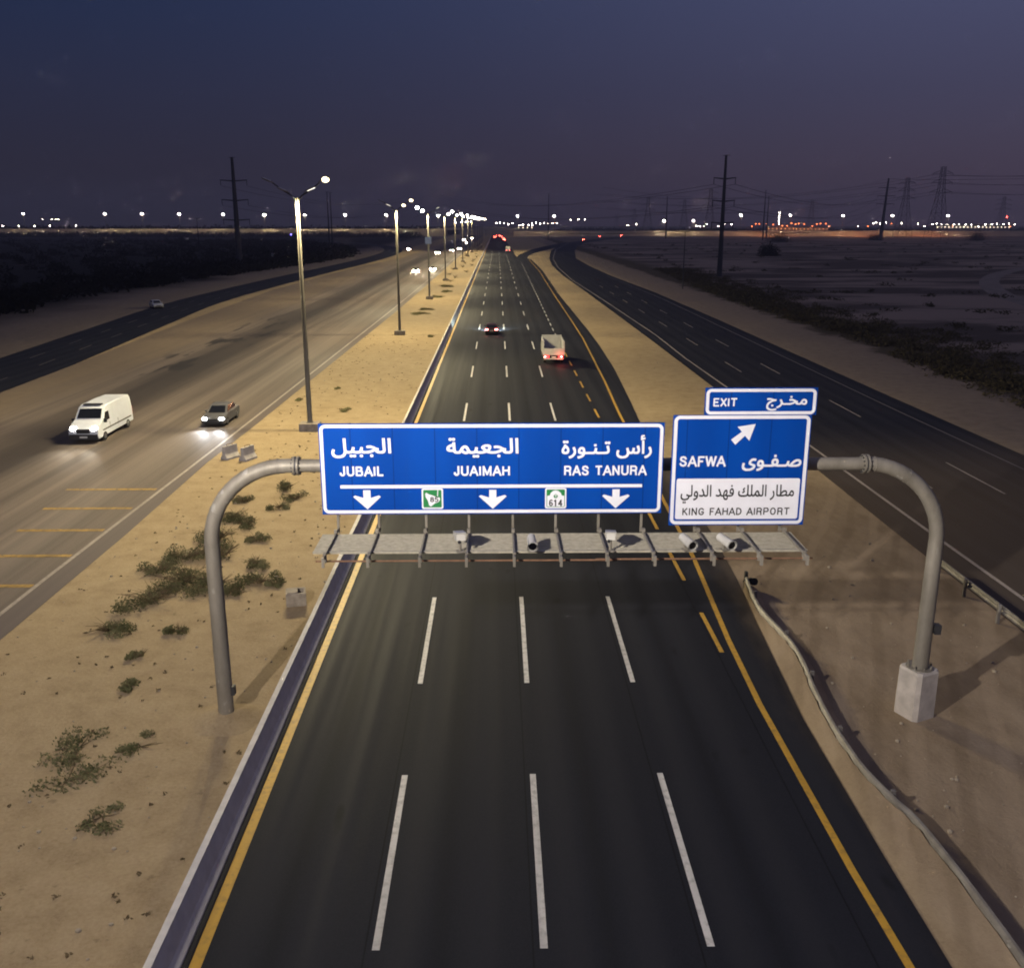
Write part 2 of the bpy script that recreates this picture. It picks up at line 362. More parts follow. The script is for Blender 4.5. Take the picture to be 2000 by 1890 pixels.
# markings
def strip(b, pts, w, z=.028, mi=0):
    c = [tuple(p)[:2] for p in pts]
    l = offs(c, w/2); r = offs(c, -w/2); vs = []
    for p, q in zip(l, r): vs += [(*p, z), (*q, z)]
    b.add(vs, [(2*i, 2*i+1, 2*i+3, 2*i+2) for i in range(len(c)-1)], mi)
wl = MB()
for x in (-2.73, .97, 4.66):
    strip(wl, [(x, 17.2), (x, 24.0)], .17); strip(wl, [(x, 2), (x, 9)], .17)
    y = 29.6
    while y < 560:
        strip(wl, [(x, y), (x, y+7.8)], .17); y += 22.45
for k in range(60):
    y = 133+k*7.3
    if y < 395: strip(wl, [(8.3+max(0,(y-140)*.006), y), (8.3+max(0,(y+3.7-140)*.006), y+3.7)], .16)
tag(wl.build('lane_marking', M['white']), kind='structure')
yl = MB()
strip(yl, [(-6.55, y) for y in range(-20, 900, 20)], .26)
yr = [(9.4,-20),(9.0,10),(8.7,19.6),(8.65,28),(8.8,33),(9.3,41.9),(9.6,55),(10.2,77.8),(10.8,94.1),(11.85,131.4),(12.1,152.4),(12.7,217.5),(14.0,319),(13.9,420)]
strip(yl, yr, .2)
for k in range(0, 15):
    y = 17.3+k*7.3
    if k in (1,): continue
    strip(yl, [(8.1 if y < 20 else 8.3, y), (8.3, y+3.7)], .17) if y > 25 else None
tag(yl.build('edge_marking', M['yellow']), kind='structure')
ol = MB()
strip(ol, [(-20.35, y) for y in range(-20, 60, 20)]+[(-20.0,70),(-19.4,176),(-19.4,700)], .2, .024)
for k in range(7): strip(ol, [(-20.5, 31.2+k*3.9), (-23.2-.45*k, 31.2+k*3.9)], .36, .024, 1)
tag(ol.build('old_road_marking', [M['dull'], M['oldyellow']]), kind='structure')
sl = MB()
strip(sl, [(22.4,-20),(22.3,44),(22.4,65),(22.2,111),(22.6,135),(22.0,200),(21.0,269),(22,350),(24.8,429),(34.9,579),(56.8,772)], .2, .02)
strip(sl, [(34.2,-20),(34.1,62),(34,79),(34.2,110),(34.5,148),(34.8,200),(33.2,290)], .16, .02, 1)
for x, y0 in ((29.9, 7.0), (26.15, 8.3)):
    y = y0
    while y < 240: strip(sl, [(x, y), (x, y+7.6)], .13, .02); y += 22.9
strip(sl, [(13.7,430),(15.2,466),(19.8,512),(27,560),(37.8,627)], .2, .024)
tag(sl.build('service_road_marking', [M['dull'], M['faint']]), kind='structure')
rl = MB()
for x, y0 in ((-54.0,0),(-57.3,6)):
    for k in range(14):
        y = 52+y0+k*13.5
        cx = lambda q: at_y([(-49.5,60),(-52.5,100),(-57,148),(-61,200),(-60,290)], q)+(x+55.6)
        strip(rl, [(cx(y), y), (cx(y+5), y+5)], .14, .02)
tag(rl.build('slip_road_marking', M['faint']), kind='structure')

# ------------------------------------------------------------------ barriers and rails
b = MB(); prof = [(-7.42,0),(-6.84,0),(-6.84,.10),(-6.98,.30),(-7.10,.82),(-7.27,.82),(-7.30,.30),(-7.42,.1)]
ring = []
Y = list(range(-30, 1180, 12))
for y in Y: ring += [(x, y, z) for x, z in prof]
n = len(prof)
b.add(ring, [(i*n+j, (i+1)*n+j, (i+1)*n+(j+1)%n, i*n+(j+1)%n) for i in range(len(Y)-1) for j in range(n)]+[tuple(range(n))])
tag(b.build('concrete_barrier', M['paleconc']), 'long pale concrete barrier dividing the sand median from the new road', 'barrier')
gt = MB(); gt.box(-6.84,-6.72,-30,900,.012,.032); tag(gt.build('drain_channel', M['black']), kind='structure')

def guardrail(name, line, label, h=.75, posts=None, side=1):
    t = thing(name, label, 'guardrail')
    pts = [Vector((x,y,0)) for x, y in line]
    c2 = [(p.x,p.y) for p in pts]; b = MB()
    prof = [(.0,h),(.06,h-.02),(.11,h-.08),(.02,h-.15),(.11,h-.22),(.06,h-.29),(0,h-.31),(-.012,h-.31),(.035,h-.28),(.07,h-.22),(.005,h-.15),(.07,h-.08),(.035,h-.025),(-.012,h-.01)]
    rows = []
    for d, z in prof:
        rows.append([(*p, z) for p in offs(c2, side*d)])
    n = len(prof); vs = []
    for i in range(len(c2)): vs += [rows[j][i] for j in range(n)]
    b.add(vs, [(i*n+j, (i+1)*n+j, (i+1)*n+(j+1)%n, i*n+(j+1)%n) for i in range(len(c2)-1) for j in range(n)]+[tuple(range(n)), tuple(range((len(c2)-1)*n, len(c2)*n))])
    b.build('rail_beam', M['rail'], t, 18)
    for p in posts:
        i = min(range(len(c2)), key=lambda k: (Vector(c2[k])-Vector(p)).length)
        q = offs(c2, -side*.09)[i]; pb = MB()
        pb.box(q[0]-.06, q[0]+.06, q[1]-.05, q[1]+.05, 0, h+.04); pb.box(q[0]-.05, q[0]+.05, q[1]-.09, q[1]+.09, h-.30, h-.03)
        pb.build('rail_post', M['rail'], t)
    return t
g1 = curve([(10.8,38.1),(10.5,35.0),(10.7,32.7),(10.8,31.4),(10.7,29.7),(10.5,28.2),(10.32,26.1),(10.3,24.6),(10.35,23.2),(10.6,21.8),(10.85,20.6),(11.0,17),(11.0,10)], 5)
gr = guardrail('guardrail', [tuple(p) for p in g1], 'bent guardrail running between the main road edge and the gantry post pedestal', .62, [(10.6,36),(10.7,32.4),(10.6,29),(10.3,25.5),(10.5,22)], -1)
e = MB(); e.tube([(10.75,38.2,.25),(10.98,38.25,.35),(11.06,37.8,.5)], .16, 8); e.box(10.72,10.84,38.1,38.3,0,.8); e.build('rail_terminal', M['black'], gr)
guardrail('guardrail', [(20.0,43.6-.4*k) for k in range(8,140)], 'straight guardrail along the service road behind the gantry post', .78, [(20,43.2-3.0*k) for k in range(7)], 1)

b = MB(); vs = []
for p in [tuple(p) for p in g1]:
    e_ = at_y(RE, p[1]); j = random.uniform(-.04,.04)
    for x, z in ((e_+.05,-.01),(lerp(e_,p[0],.5),.18+j*1.6),(p[0]-.13,.46+j),(p[0]+.16,.25+j),(p[0]+.55,-.01)): vs.append((x,p[1],z))
n = len(vs)//5
b.add(vs, [(i*5+k,i*5+k+1,(i+1)*5+k+1,(i+1)*5+k) for i in range(n-1) for k in range(4)])
tag(b.build('sand_bank_terrain', M['ground'], None, 60), kind='structure')
# ------------------------------------------------------------------ sign gantry
YB = 27.3
ga = thing('sign_gantry', 'grey tubular steel gantry arching over the main road and carrying the blue signs', 'gantry', (2.3, YB, 0))
O = Vector((2.3, YB, 0))
XL, XR, ZB, RB = -8.76, 13.52, 8.42, 2.45
b = MB(); b.tube([Vector((XL,YB,-.2))-O, Vector((XL+.01,YB,3.2))-O, Vector((XL+.02,YB,ZB-RB))-O], [.25,.238,.225], 24)
lp = b.build('post', M['galv'], ga, 40)
pts = [Vector((XL+.02+RB*(1-math.cos(a)), YB, ZB-RB+RB*math.sin(a)))-O for a in [R(90*k/14) for k in range(15)]]
b = MB(); b.tube(pts+[Vector((-5.98,YB,ZB))-O], [.225]+[.222]*13+[.215,.21], 24)
for k in (0,4,9,13): b.tube([pts[k]-(pts[k+1]-pts[k]).normalized()*.012, pts[k]+(pts[k+1]-pts[k]).normalized()*.012], .234, 24)
b.build('bend', M['galv'], ga, 40)
b = MB(); b.tube([Vector((XR,YB,1.5))-O, Vector((XR,YB,ZB-RB))-O], [.25,.225], 24); b.build('post', M['galv'], ga, 40)
pts = [Vector((XR-RB*(1-math.cos(a)), YB, ZB-RB+RB*math.sin(a)))-O for a in [R(90*k/14) for k in range(15)]]
b = MB(); b.tube(pts+[Vector((11.0,YB,ZB))-O], .22, 24)
for k in (0,4,9,13): b.tube([pts[k]-(pts[k+1]-pts[k]).normalized()*.012, pts[k]+(pts[k+1]-pts[k]).normalized()*.012], .231, 24)
b.build('bend', M['galv'], ga, 40)
b = MB(); b.tube([Vector((-6.0,YB,ZB))-O, Vector((11.0,YB,ZB))-O], .195, 24); b.build('beam', M['galv'], ga, 40)
for x in (-6.02, 11.06):
    b = MB()
    for d in (-.055, .055): b.tube([Vector((x+d-.03,YB,ZB))-O, Vector((x+d+.03,YB,ZB))-O], .285, 24, 0)
    b.tube([Vector((x-.035,YB,ZB))-O, Vector((x+.035,YB,ZB))-O], .265, 20, 1)
    for k in range(12):
        a = 2*math.pi*k/12; b.tube([Vector((x-.13,YB+.25*math.cos(a),ZB+.25*math.sin(a)))-O, Vector((x+.13,YB+.25*math.cos(a),ZB+.25*math.sin(a)))-O], .022, 6, 1)
    b.build('flange', [M['galv'], M['dark']], ga, 40)
# right pedestal, turned a little to the road
pm = Matrix.Translation((XR-O.x, 27.35-YB, 0)) @ Matrix.Rotation(R(24), 4, 'Z')
b = MB(); s, ch = .48, .12
oct_ = [(-s+ch,-s),(s-ch,-s),(s,-s+ch),(s,s-ch),(s-ch,s),(-s+ch,s),(-s,s-ch),(-s,-s+ch)]
vs = [pm @ Vector((x,y,-.1)) for x,y in oct_]+[pm @ Vector((x*.97,y*.97,1.58)) for x,y in oct_]+[pm @ Vector((x*.88,y*.88,1.66)) for x,y in oct_]
b.add(vs, [tuple(range(16,24))]+[(k*8+i, k*8+(i+1)%8, (k+1)*8+(i+1)%8, (k+1)*8+i) for k in range(2) for i in range(8)])
ped = b.build('pedestal', M['concrete'], ga)
b = MB(); b.tube([Vector((XR-O.x,.05,1.64)), Vector((XR-O.x,.05,1.70))], .42, 20)
for k in range(8):
    a = 2*math.pi*k/8; b.tube([Vector((XR-O.x+.36*math.cos(a), .05+.36*math.sin(a), 1.68)), Vector((XR-O.x+.36*math.cos(a), .05+.36*math.sin(a), 1.80))], .03, 6)
b.build('base_plate', M['galv'], ped, 40)
b = MB(); vs = [(XL-O.x,0,.34)]
for r_, z_ in ((.32,.30),(.7,.14),(1.3,-.02)):
    vs += [(XL-O.x+r_*(1+.18*math.sin(3*a))*math.cos(a), r_*(1+.15*math.cos(2*a))*math.sin(a), z_) for a in [2*math.pi*k/16 for k in range(16)]]
b.add(vs, [(0,1+k,1+(k+1)%16) for k in range(16)]+[(1+j*16+k,1+(j+1)*16+k,1+(j+1)*16+(k+1)%16,1+j*16+(k+1)%16) for j in range(2) for k in range(16)])
b.build('sand_footing', M['ground'], ga, 80)
b = MB(); b.box(XR-O.x+.22,XR-O.x+.42,-.22,.02,2.9,3.2); b.build('cable_box', M['dark'], ga)
b = MB(); b.box(XL-O.x+.2,XL-O.x+.34,-.1,.1,.9,1.2); b.build('cable_box', M['dark'], ga)
# catwalk deck
b = MB()
x0, x1 = -5.2-O.x, 8.72-O.x; yb, yf = 26.5-YB, 25.0-YB; ZD = 6.52
k = 0
for i in range(16):
    y = lerp(yf, yb, (i+.5)/16); b.box(x0, x1, y-.02, y+.02, ZD-.035, ZD)
x = x0+.05
while x < x1: b.box(x-.012, x+.012, yf, yb, ZD-.05, ZD-.036, 0); x += .24
deck = b.build('catwalk', M['grate'], ga)
b = MB(); b.box(x0, x1, yf-.07, yf, ZD-.05, ZD+.012); b.box(x0, x1, yb-.07, yb, ZD-.05, ZD+.012); b.build('edge_beam', M['grate'], deck)
for xh, xb in zip((-4.797,-3.578,-2.161,-.878,.437,1.724,3.013,4.304,5.932,7.243,8.509), (-4.81,-3.53,-2.22,-.92,.35,1.64,2.94,4.21,5.75,7.08,8.39)):
    xa = xh-O.x; b = MB()
    b.box(xa-.035, xa+.035, -.39, -.32, ZD-.1, ZB+.06); b.box(xa-.03, xa+.03, -.32, -.16, ZB-.05, ZB+.05)
    b.build('hanger', M['galv'], ga)
    b = MB(); b.box(xa-.024, xa+.024, yf-.75, -.39, ZD+.002, ZD+.07); b.box(xa-.045, xa+.045, yb-.12, yb+.02, ZD+.07, ZD+.16)
    b.box(xa-.04, xa+.04, yf-.5, yf-.38, ZD-.16, ZD+.11); b.box(xa-.036,xa+.036, yf-.78, yf-.70, ZD-.2, ZD+.08)
    b.build('bracket', M['galv'], ga)
for xa, xb in ((-5.05,3.3),(2.7,8.75)):
    b = MB(); b.tube([(xa-O.x, yf-.44, ZD-.13+(xb>5)*.02), (xb-O.x, yf-.44, ZD-.13+(xb>5)*.02)], .028, 8); b.build('conduit', M['rust'], ga, 40)

# ------------------------------------------------------------------ signs
LET = {'A':[[(0,0),(.36,1),(.72,0)],[(.14,.33),(.58,.33)]],'B':[[(.08,0),(.08,1)],[(.08,.94),(.45,.94),(.56,.86),(.56,.62),(.45,.54),(.08,.54)],[(.45,.54),(.62,.44),(.62,.16),(.48,.06),(.08,.06)]],
'J':[[(.42,1),(.42,.22),(.34,.08),(.18,.06),(.06,.18),(.06,.32)]],'U':[[(.08,1),(.08,.25),(.2,.08),(.36,.05),(.52,.08),(.64,.25),(.64,1)]],'I':[[(.08,0),(.08,1)]],'L':[[(.08,1),(.08,.06),(.55,.06)]],
'M':[[(.08,0),(.08,.99),(.42,.1),(.76,.99),(.76,0)]],'H':[[(.08,0),(.08,1)],[(.64,0),(.64,1)],[(.08,.53),(.64,.53)]],'R':[[(.08,0),(.08,1)],[(.08,.94),(.48,.94),(.6,.83),(.6,.6),(.48,.49),(.08,.49)],[(.4,.49),(.57,.38),(.6,.0)]],
'S':[[(.58,.74),(.5,.9),(.34,.95),(.16,.9),(.1,.74),(.18,.6),(.5,.46),(.6,.3),(.54,.12),(.36,.05),(.16,.1),(.07,.28)]],'T':[[(.0,.94),(.66,.94)],[(.33,.94),(.33,0)]],'N':[[(.08,0),(.08,.97),(.62,.03),(.62,1)]],
'E':[[(.56,.94),(.08,.94),(.08,.06),(.58,.06)],[(.08,.51),(.52,.51)]],'X':[[(.02,0),(.62,1)],[(.02,1),(.62,0)]],'F':[[(.08,0),(.08,.94),(.55,.94)],[(.08,.5),(.48,.5)]],'W':[[(.0,1),(.22,.03),(.45,.95),(.68,.03),(.9,1)]],
'K':[[(.08,0),(.08,1)],[(.6,1),(.1,.42)],[(.24,.55),(.64,0)]],'G':[[(.64,.74),(.52,.91),(.36,.95),(.18,.88),(.08,.66),(.08,.34),(.18,.12),(.36,.05),(.54,.1),(.63,.24),(.63,.45),(.38,.45)]],'D':[[(.08,.94),(.34,.94),(.54,.82),(.62,.6),(.62,.4),(.54,.18),(.34,.06),(.08,.06),(.08,.94)]],
'P':[[(.08,0),(.08,1)],[(.08,.94),(.48,.94),(.6,.83),(.6,.58),(.48,.47),(.08,.47)]],'O':[[(.36,.95),(.18,.88),(.08,.66),(.08,.34),(.18,.12),(.36,.05),(.54,.12),(.64,.34),(.64,.66),(.54,.88),(.36,.95),(.18,.88)]]}
ADV = {'I':.34,'J':.68,'M':1.02,'W':1.06,'L':.74,' ':.52,'E':.80,'F':.76,'X':.80,'T':.82,'A':.88,'S':.84,'K':.84,'O':.92,'G':.92}
def letters(b, txt, x0, x1, z0, z1, y, th=.2, mi=0):
    """block capitals of constant stroke width, fitted to a box on a vertical board facing -y"""
    pen = 0; strokes = []
    for c in txt:
        for st in LET.get(c, []): strokes.append([(px+pen, pz) for px, pz in st])
        pen += ADV.get(c, .88)
    right = max(p[0] for s in strokes for p in s); sx = (x1-x0)/(right+.08); sz = z1-z0; lay = 0
    for st in strokes:
        pts = [Vector((x0+(px+.02)*sx, z0+pz*sz)) for px, pz in st]; w = th*sz/2
        for (p, q) in zip(pts, pts[1:]):
            d = (q-p).normalized(); e = w*.55 if len(pts) > 2 else 0; nrm = Vector((-d.y, d.x))*w
            a, c = p-d*e, q+d*e
            lay = (lay+1) % 7; yy_ = y-.0006*lay
            b.add([(a.x+nrm.x, yy_, a.y+nrm.y), (a.x-nrm.x, yy_, a.y-nrm.y), (c.x-nrm.x, yy_, c.y-nrm.y), (c.x+nrm.x, yy_, c.y+nrm.y)], [(0,1,2,3)], mi)
def script_text(name, s, x0, x1, z0, z1, y, m, parent, bold=.012, O=Vector((0,0,0))):
    """writing in the arabic script fitted to a box on a board facing -y; joined letters are stepped by under a millimetre"""
    dg = bpy.context.evaluated_depsgraph_get()
    def mesh_of(cu):
        t = bpy.data.objects.new(name, cu); COL.objects.link(t); dg.update()
        me = bpy.data.meshes.new_from_object(t.evaluated_get(dg))
        vs = [v.co.copy() for v in me.vertices]; fs = [tuple(p.vertices) for p in me.polygons]
        bpy.data.objects.remove(t); bpy.data.meshes.remove(me); return vs, fs
    def shape(body, off):
        cu = bpy.data.curves.new(name, 'FONT'); cu.body = body
        if not off:
            out = mesh_of(cu); bpy.data.curves.remove(cu); return out
        # the font's letters are drawn with overlapping outlines: fill them by winding number, in thin level bands
        t = bpy.data.objects.new(name, cu); COL.objects.link(t); dg.update()
        sp = [[(Vector(p.handle_left), Vector(p.co), Vector(p.handle_right)) for p in q.bezier_points] for q in t.to_curve(dg).splines]
        t.to_curve_clear(); bpy.data.objects.remove(t); bpy.data.curves.remove(cu)
        E = []
        for q in sp:
            pl = []
            for (a, c, b_), (a2, c2, b2) in zip(q, q[1:]+q[:1]):
                for k in range(6):
                    u = k/6; pl.append(c*(1-u)**3+b_*3*u*(1-u)**2+a2*3*u*u*(1-u)+c2*u**3)
            E += list(zip(pl, pl[1:]+pl[:1]))
        def spans(y):
            X = []
            for p, r in E:
                if (p.y > y) != (r.y > y): X.append((p.x+(r.x-p.x)*(y-p.y)/(r.y-p.y), 1 if r.y > p.y else -1))
            X.sort(); wn = 0; out = []
            for x, d in X:
                if wn == 0: x0_ = x
                wn += d
                if wn == 0 and x > x0_: out.append((x0_-off, x+off))
            return out
        lo = min(p.y for p, r in E)-off; hi = max(p.y for p, r in E)+off; n_ = max(8, int((hi-lo)/.014)); vs = []; fs = []
        for k in range(n_):
            ya, yb_ = lo+(hi-lo)*k/n_, lo+(hi-lo)*(k+1)/n_; ym = (ya+yb_)/2
            S_ = sorted(spans(ym)+spans(ym-off)+spans(ym+off)); M_ = []
            for a, c in S_:
                if M_ and a <= M_[-1][1]: M_[-1][1] = max(M_[-1][1], c)
                else: M_.append([a, c])
            for a, c in M_:
                o = len(vs); vs += [Vector((a,ya,0)), Vector((c,ya,0)), Vector((c,yb_,0)), Vector((a,yb_,0))]; fs.append((o,o+1,o+2,o+3))
        return vs, fs
    bar = min(v.x for v in shape('|', 0)[0]); V = []; F = []; pen = 0
    for k, ch in enumerate(s):
        if ch != ' ':
            vs, fs = shape(ch, bold); o = len(V)
            V += [(v.x+pen, v.y, k % 3) for v in vs]; F += [tuple(i+o for i in f) for f in fs]
        pen += max(v.x for v in shape(ch+'|', 0)[0])-max(v.x for v in shape('|', 0)[0])
    ax, bx = min(v[0] for v in V), max(v[0] for v in V); az, bz = min(v[1] for v in V), max(v[1] for v in V)
    b = MB()
    b.add([Vector((x0+(v[0]-ax)/(bx-ax)*(x1-x0), y-.0007*(v[2] % 6), z0+(v[1]-az)/(bz-az)*(z1-z0)))-O for v in V], F)
    return b.build(name, m, parent)
def rrect(x0, x1, z0, z1, r, n=6):
    out = []
    for cx, cz, a0 in ((x1-r,z1-r,0),(x0+r,z1-r,90),(x0+r,z0+r,180),(x1-r,z0+r,270)):
        out += [(cx+r*math.cos(R(a0+90*k/n)), cz+r*math.sin(R(a0+90*k/n))) for k in range(n+1)]
    return out
def frame(b, x0, x1, z0, z1, r, w, y, t=.004, mi=0):
    o = rrect(x0,x1,z0,z1,r); i = rrect(x0+w,x1-w,z0+w,z1-w,max(r-w,.02)); n = len(o)
    vs = [(x,y,z) for x,z in o]+[(x,y,z) for x,z in i]+[(x,y+t,z) for x,z in o]+[(x,y+t,z) for x,z in i]
    b.add(vs, [(k,(k+1)%n,n+(k+1)%n,n+k) for k in range(n)]+[(k,2*n+k,2*n+(k+1)%n,(k+1)%n) for k in range(n)]+[(n+k,n+(k+1)%n,3*n+(k+1)%n,3*n+k) for k in range(n)], mi)
def face(b, poly, y, mi=0, t=.003): b.prism(poly, y, y+t, mi)

YS = 26.70
sg = thing('direction_sign', 'wide blue direction sign with three place names and three white down arrows', 'road sign', (-.17, YS, 7.08))
O2 = Vector((-.17, YS, 7.08))
def loc(O): return lambda x, z: (x-O.x, z-O.z)
q = loc(O2)
b = MB(); b.box(-5.03,4.99+.03,0,.05,0,2.74); sp = b.build('panel', M['blue'], sg)
b = MB()
for x in (-4.6,-3.4,-2,-.7,.6,1.9,3.2,4.5): b.box(x-.04,x+.04,.05,.14,.05,2.7)
for z in (.4,1.35,2.3): b.box(-5,5,.14,.2,z-.05,z+.05)
b.build('stiffener', M['signback'], sg)
b = MB(); frame(b, -5.0, 4.99, .03, 2.71, .17, .095, -.005); b.build('border', M['signwhite'], sg)
for s_, bx in (('\uFEDE\uFEF4\uFE92\uFEA0\uFEDF\uFE8D',(-4.85,-3.11,8.80,9.39)),('\uFE94\uFEE4\uFEF4\uFECC\uFEA0\uFEDF\uFE8D',(-1.50,.60,8.80,9.39)),('\uFE93\uFEAD\uFEEE\u0640\uFEE8\u0640\uFE97 \uFEB1\uFE83\uFEAD',(1.86,4.50,8.76,9.46))):
    script_text('arabic_lettering', s_, *bx, YS-.006, M['signwhite'], sg, .018, O2)
for t_, x0_, x1_ in (('JUBAIL',-4.635,-3.36),('JUAIMAH',-1.295,.339),('RAS TANURA',1.939,4.374)):
    b = MB(); letters(b, t_, x0_+.17, x1_+.17, 8.262-7.08, 8.535-7.08, -.006); b.build('latin_lettering', M['signwhite'], sg)
b = MB(); b.box(-4.641+.17, 4.255+.17, -.005, 0, .800, .898); b.build('divider_line', M['signwhite'], sg)
for cx in (-3.868,-.159,3.489):
    w, z0_, h_ = .82, 7.235-7.08, .585
    P = [(.13,1),(-.13,1),(-.13,.60),(-.43,.73),(-.5,.66),(0,0),(.5,.66),(.43,.73),(.13,.60)]
    b = MB(); face(b, [(cx+.17+px*w, z0_+pz*h_) for px, pz in P], -.005); b.build('arrow', M['signwhite'], sg)
for i, cx in enumerate((-1.942, 1.704)):
    x0_, x1_, z0_, z1_ = cx+.17-.315, cx+.17+.315, .158, .788
    b = MB(); face(b, rrect(x0_,x1_,z0_,z1_,.05), -.004, 0); face(b, rrect(x0_+.045,x1_-.045,z0_+.045,z1_-.045,.03), -.0065, 1)
    c_, w_ = (x0_+x1_)/2, .63
    pt = lambda L: [(x0_+px*w_, z0_+pz*w_) for px, pz in L]
    if i == 0:
        face(b, pt([(.16,.74),(.22,.80),(.34,.72),(.52,.66),(.66,.60),(.84,.56),(.86,.46),(.78,.34),(.62,.28),(.42,.12),(.34,.18),(.28,.42),(.18,.58)]), -.009, 0)
        face(b, pt([(.72,.62),(.76,.62),(.78,.92),(.74,.92)]), -.0092, 0)
    else:
        face(b, pt([(.10,.10),(.90,.10),(.90,.62),(.78,.64),(.74,.76),(.62,.86),(.50,.89),(.38,.86),(.26,.76),(.22,.64),(.10,.62)]), -.009, 0)
        face(b, pt([(.5+.10*math.cos(2*math.pi*k/10), .60+.10*math.sin(2*math.pi*k/10)) for k in range(10)]), -.0115, 1)
        face(b, pt([(.49,.55),(.52,.55),(.52,.63),(.60,.67),(.505,.66),(.42,.67),(.49,.63)]), -.014, 0)
    sh = b.build('route_shield', [M['signwhite'], M['green']], sg)
    d = MB(); ch_ = {'8':[[(.3,.95),(.12,.85),(.12,.62),(.3,.53),(.5,.62),(.5,.85),(.3,.95)],[(.3,.53),(.08,.42),(.08,.15),(.3,.05),(.54,.15),(.54,.42),(.3,.53)]],'5':[[(.52,.94),(.14,.94),(.1,.55),(.34,.6),(.52,.48),(.52,.18),(.32,.05),(.08,.14)]],
        '6':[[(.5,.86),(.34,.95),(.14,.84),(.08,.4),(.14,.14),(.32,.05),(.5,.16),(.52,.38),(.36,.54),(.12,.44)]],'1':[[(.1,.78),(.3,.96),(.3,0)]],'4':[[(.42,0),(.42,.96),(.04,.28),(.58,.28)]]}
    LET.update(ch_)
    for c in '85614': ADV[c] = .74
    if i == 0: letters(d, '85', c_-.07, c_+.17, z0_+.22, z0_+.37, -.0125, .2)
    else: letters(d, '614', c_-.2, c_+.2, z0_+.08, z0_+.27, -.0125, .19)
    d.build('route_number', M['signblack'], sh)

se = thing('exit_sign', 'tall blue exit sign with a slanting arrow and a white airport panel below', 'road sign', (7.1, YS-.02, 6.70))
O3 = Vector((7.1, YS-.02, 6.70)); ys = YS-.02
b = MB(); b.box(-2.01,2.02,0,.05,0,3.34); b.build('panel', M['blue'], se)
b = MB(); b.box(-1.12,2.13,0,.05,3.345,4.14); xp = b.build('exit_panel', M['blue'], se)
b = MB()
for x in (-1.6,-.3,1.0,1.8): b.box(x-.04,x+.04,.05,.14,.05,3.3)
for z in (.5,1.6,2.8): b.box(-1.98,1.98,.14,.2,z-.05,z+.05)
b.build('stiffener', M['signback'], se)
b = MB(); frame(b, -1.98, 1.99, .03, 3.33, .17, .10, -.005); b.build('border', M['signwhite'], se)
b = MB(); frame(b, -1.09, 2.10, 3.36, 4.11, .15, .09, -.005); b.build('border', M['signwhite'], xp)
b = MB(); face(b, rrect(-1.83,1.83,.19,1.44,.06), -.004); wp = b.build('airport_panel', M['signwhite'], se)
b = MB(); letters(b, 'EXIT', 6.219-7.1, 6.92-7.1, 10.304-6.7, 10.535-6.7, -.006); b.build('latin_lettering', M['signwhite'], xp)
b = MB(); letters(b, 'SAFWA', 5.322-7.1, 6.685-7.1, 8.522-6.7, 8.812-6.7, -.006); b.build('latin_lettering', M['signwhite'], se)
b = MB(); letters(b, 'KING FAHAD AIRPORT', 5.477-7.1, 8.692-7.1, 7.02-6.7, 7.235-6.7, -.008, .17); b.build('latin_lettering', M['signblack'], wp)
script_text('arabic_lettering', '\uFE9D\uFEAE\u0640\uFEA8\uFEE3', 7.76,8.94,10.17,10.60, ys-.006, M['signwhite'], xp, .018, O3)
script_text('arabic_lettering', '\uFEEF\uFEEE\u0640\uFED4\u0640\uFEBB', 7.17,8.92,8.37,8.86, ys-.006, M['signwhite'], se, .02, O3)
script_text('arabic_lettering', '\uFEF2\uFEDF\uFEED\uFEAA\uFEDF\uFE8D \uFEAA\uFEEC\uFED3 \uFEDA\uFEE0\uFEE4\uFEDF\uFE8D \uFEAD\uFE8E\uFEC4\uFEE3', 5.405,8.776,7.38,7.95, ys-.0085, M['signblack'], wp, .012, O3)
A = [(1185,482),(990,512),(1040,568),(928,655),(978,712),(1078,612),(1128,668)]
b = MB(); face(b, [((px-1056)*.00268+.045, 2.77-(py-597)*.00268) for px, py in A], -.005); b.build('arrow', M['signwhite'], se)

# ------------------------------------------------------------------ cameras on the catwalk
def tube_cam(x, y, label, rz):
    t = thing('traffic_camera', label, 'camera', (x, y, ZD+.05), rz, 'traffic cameras on the catwalk'); t.scale = (1,1,1)
    b = MB(); b.tube([(0,-.32,.20),(0,-.30,.20),(0,.28,.26)], [.145,.135,.12], 18); b.build('housing', M['camwhite'], t, 40)
    b = MB(); b.tube([(0,-.335,.199),(0,-.322,.20)], .108, 18); b.build('lens', M['lens'], t, 40)
    b = MB(); b.tube([(0,-.36,.198),(0,-.318,.20)], .15, 18, caps=False); b.tube([(0,-.36,.198),(0,-.318,.20)], .12, 18, caps=False); b.build('hood', M['camwhite'], t, 40)
    b = MB(); b.box(-.05,.05,-.02,.08,-.05,.12); b.box(-.12,.12,-.08,.14,-.05,-.02); b.build('mount', M['galv'], t)
    return t
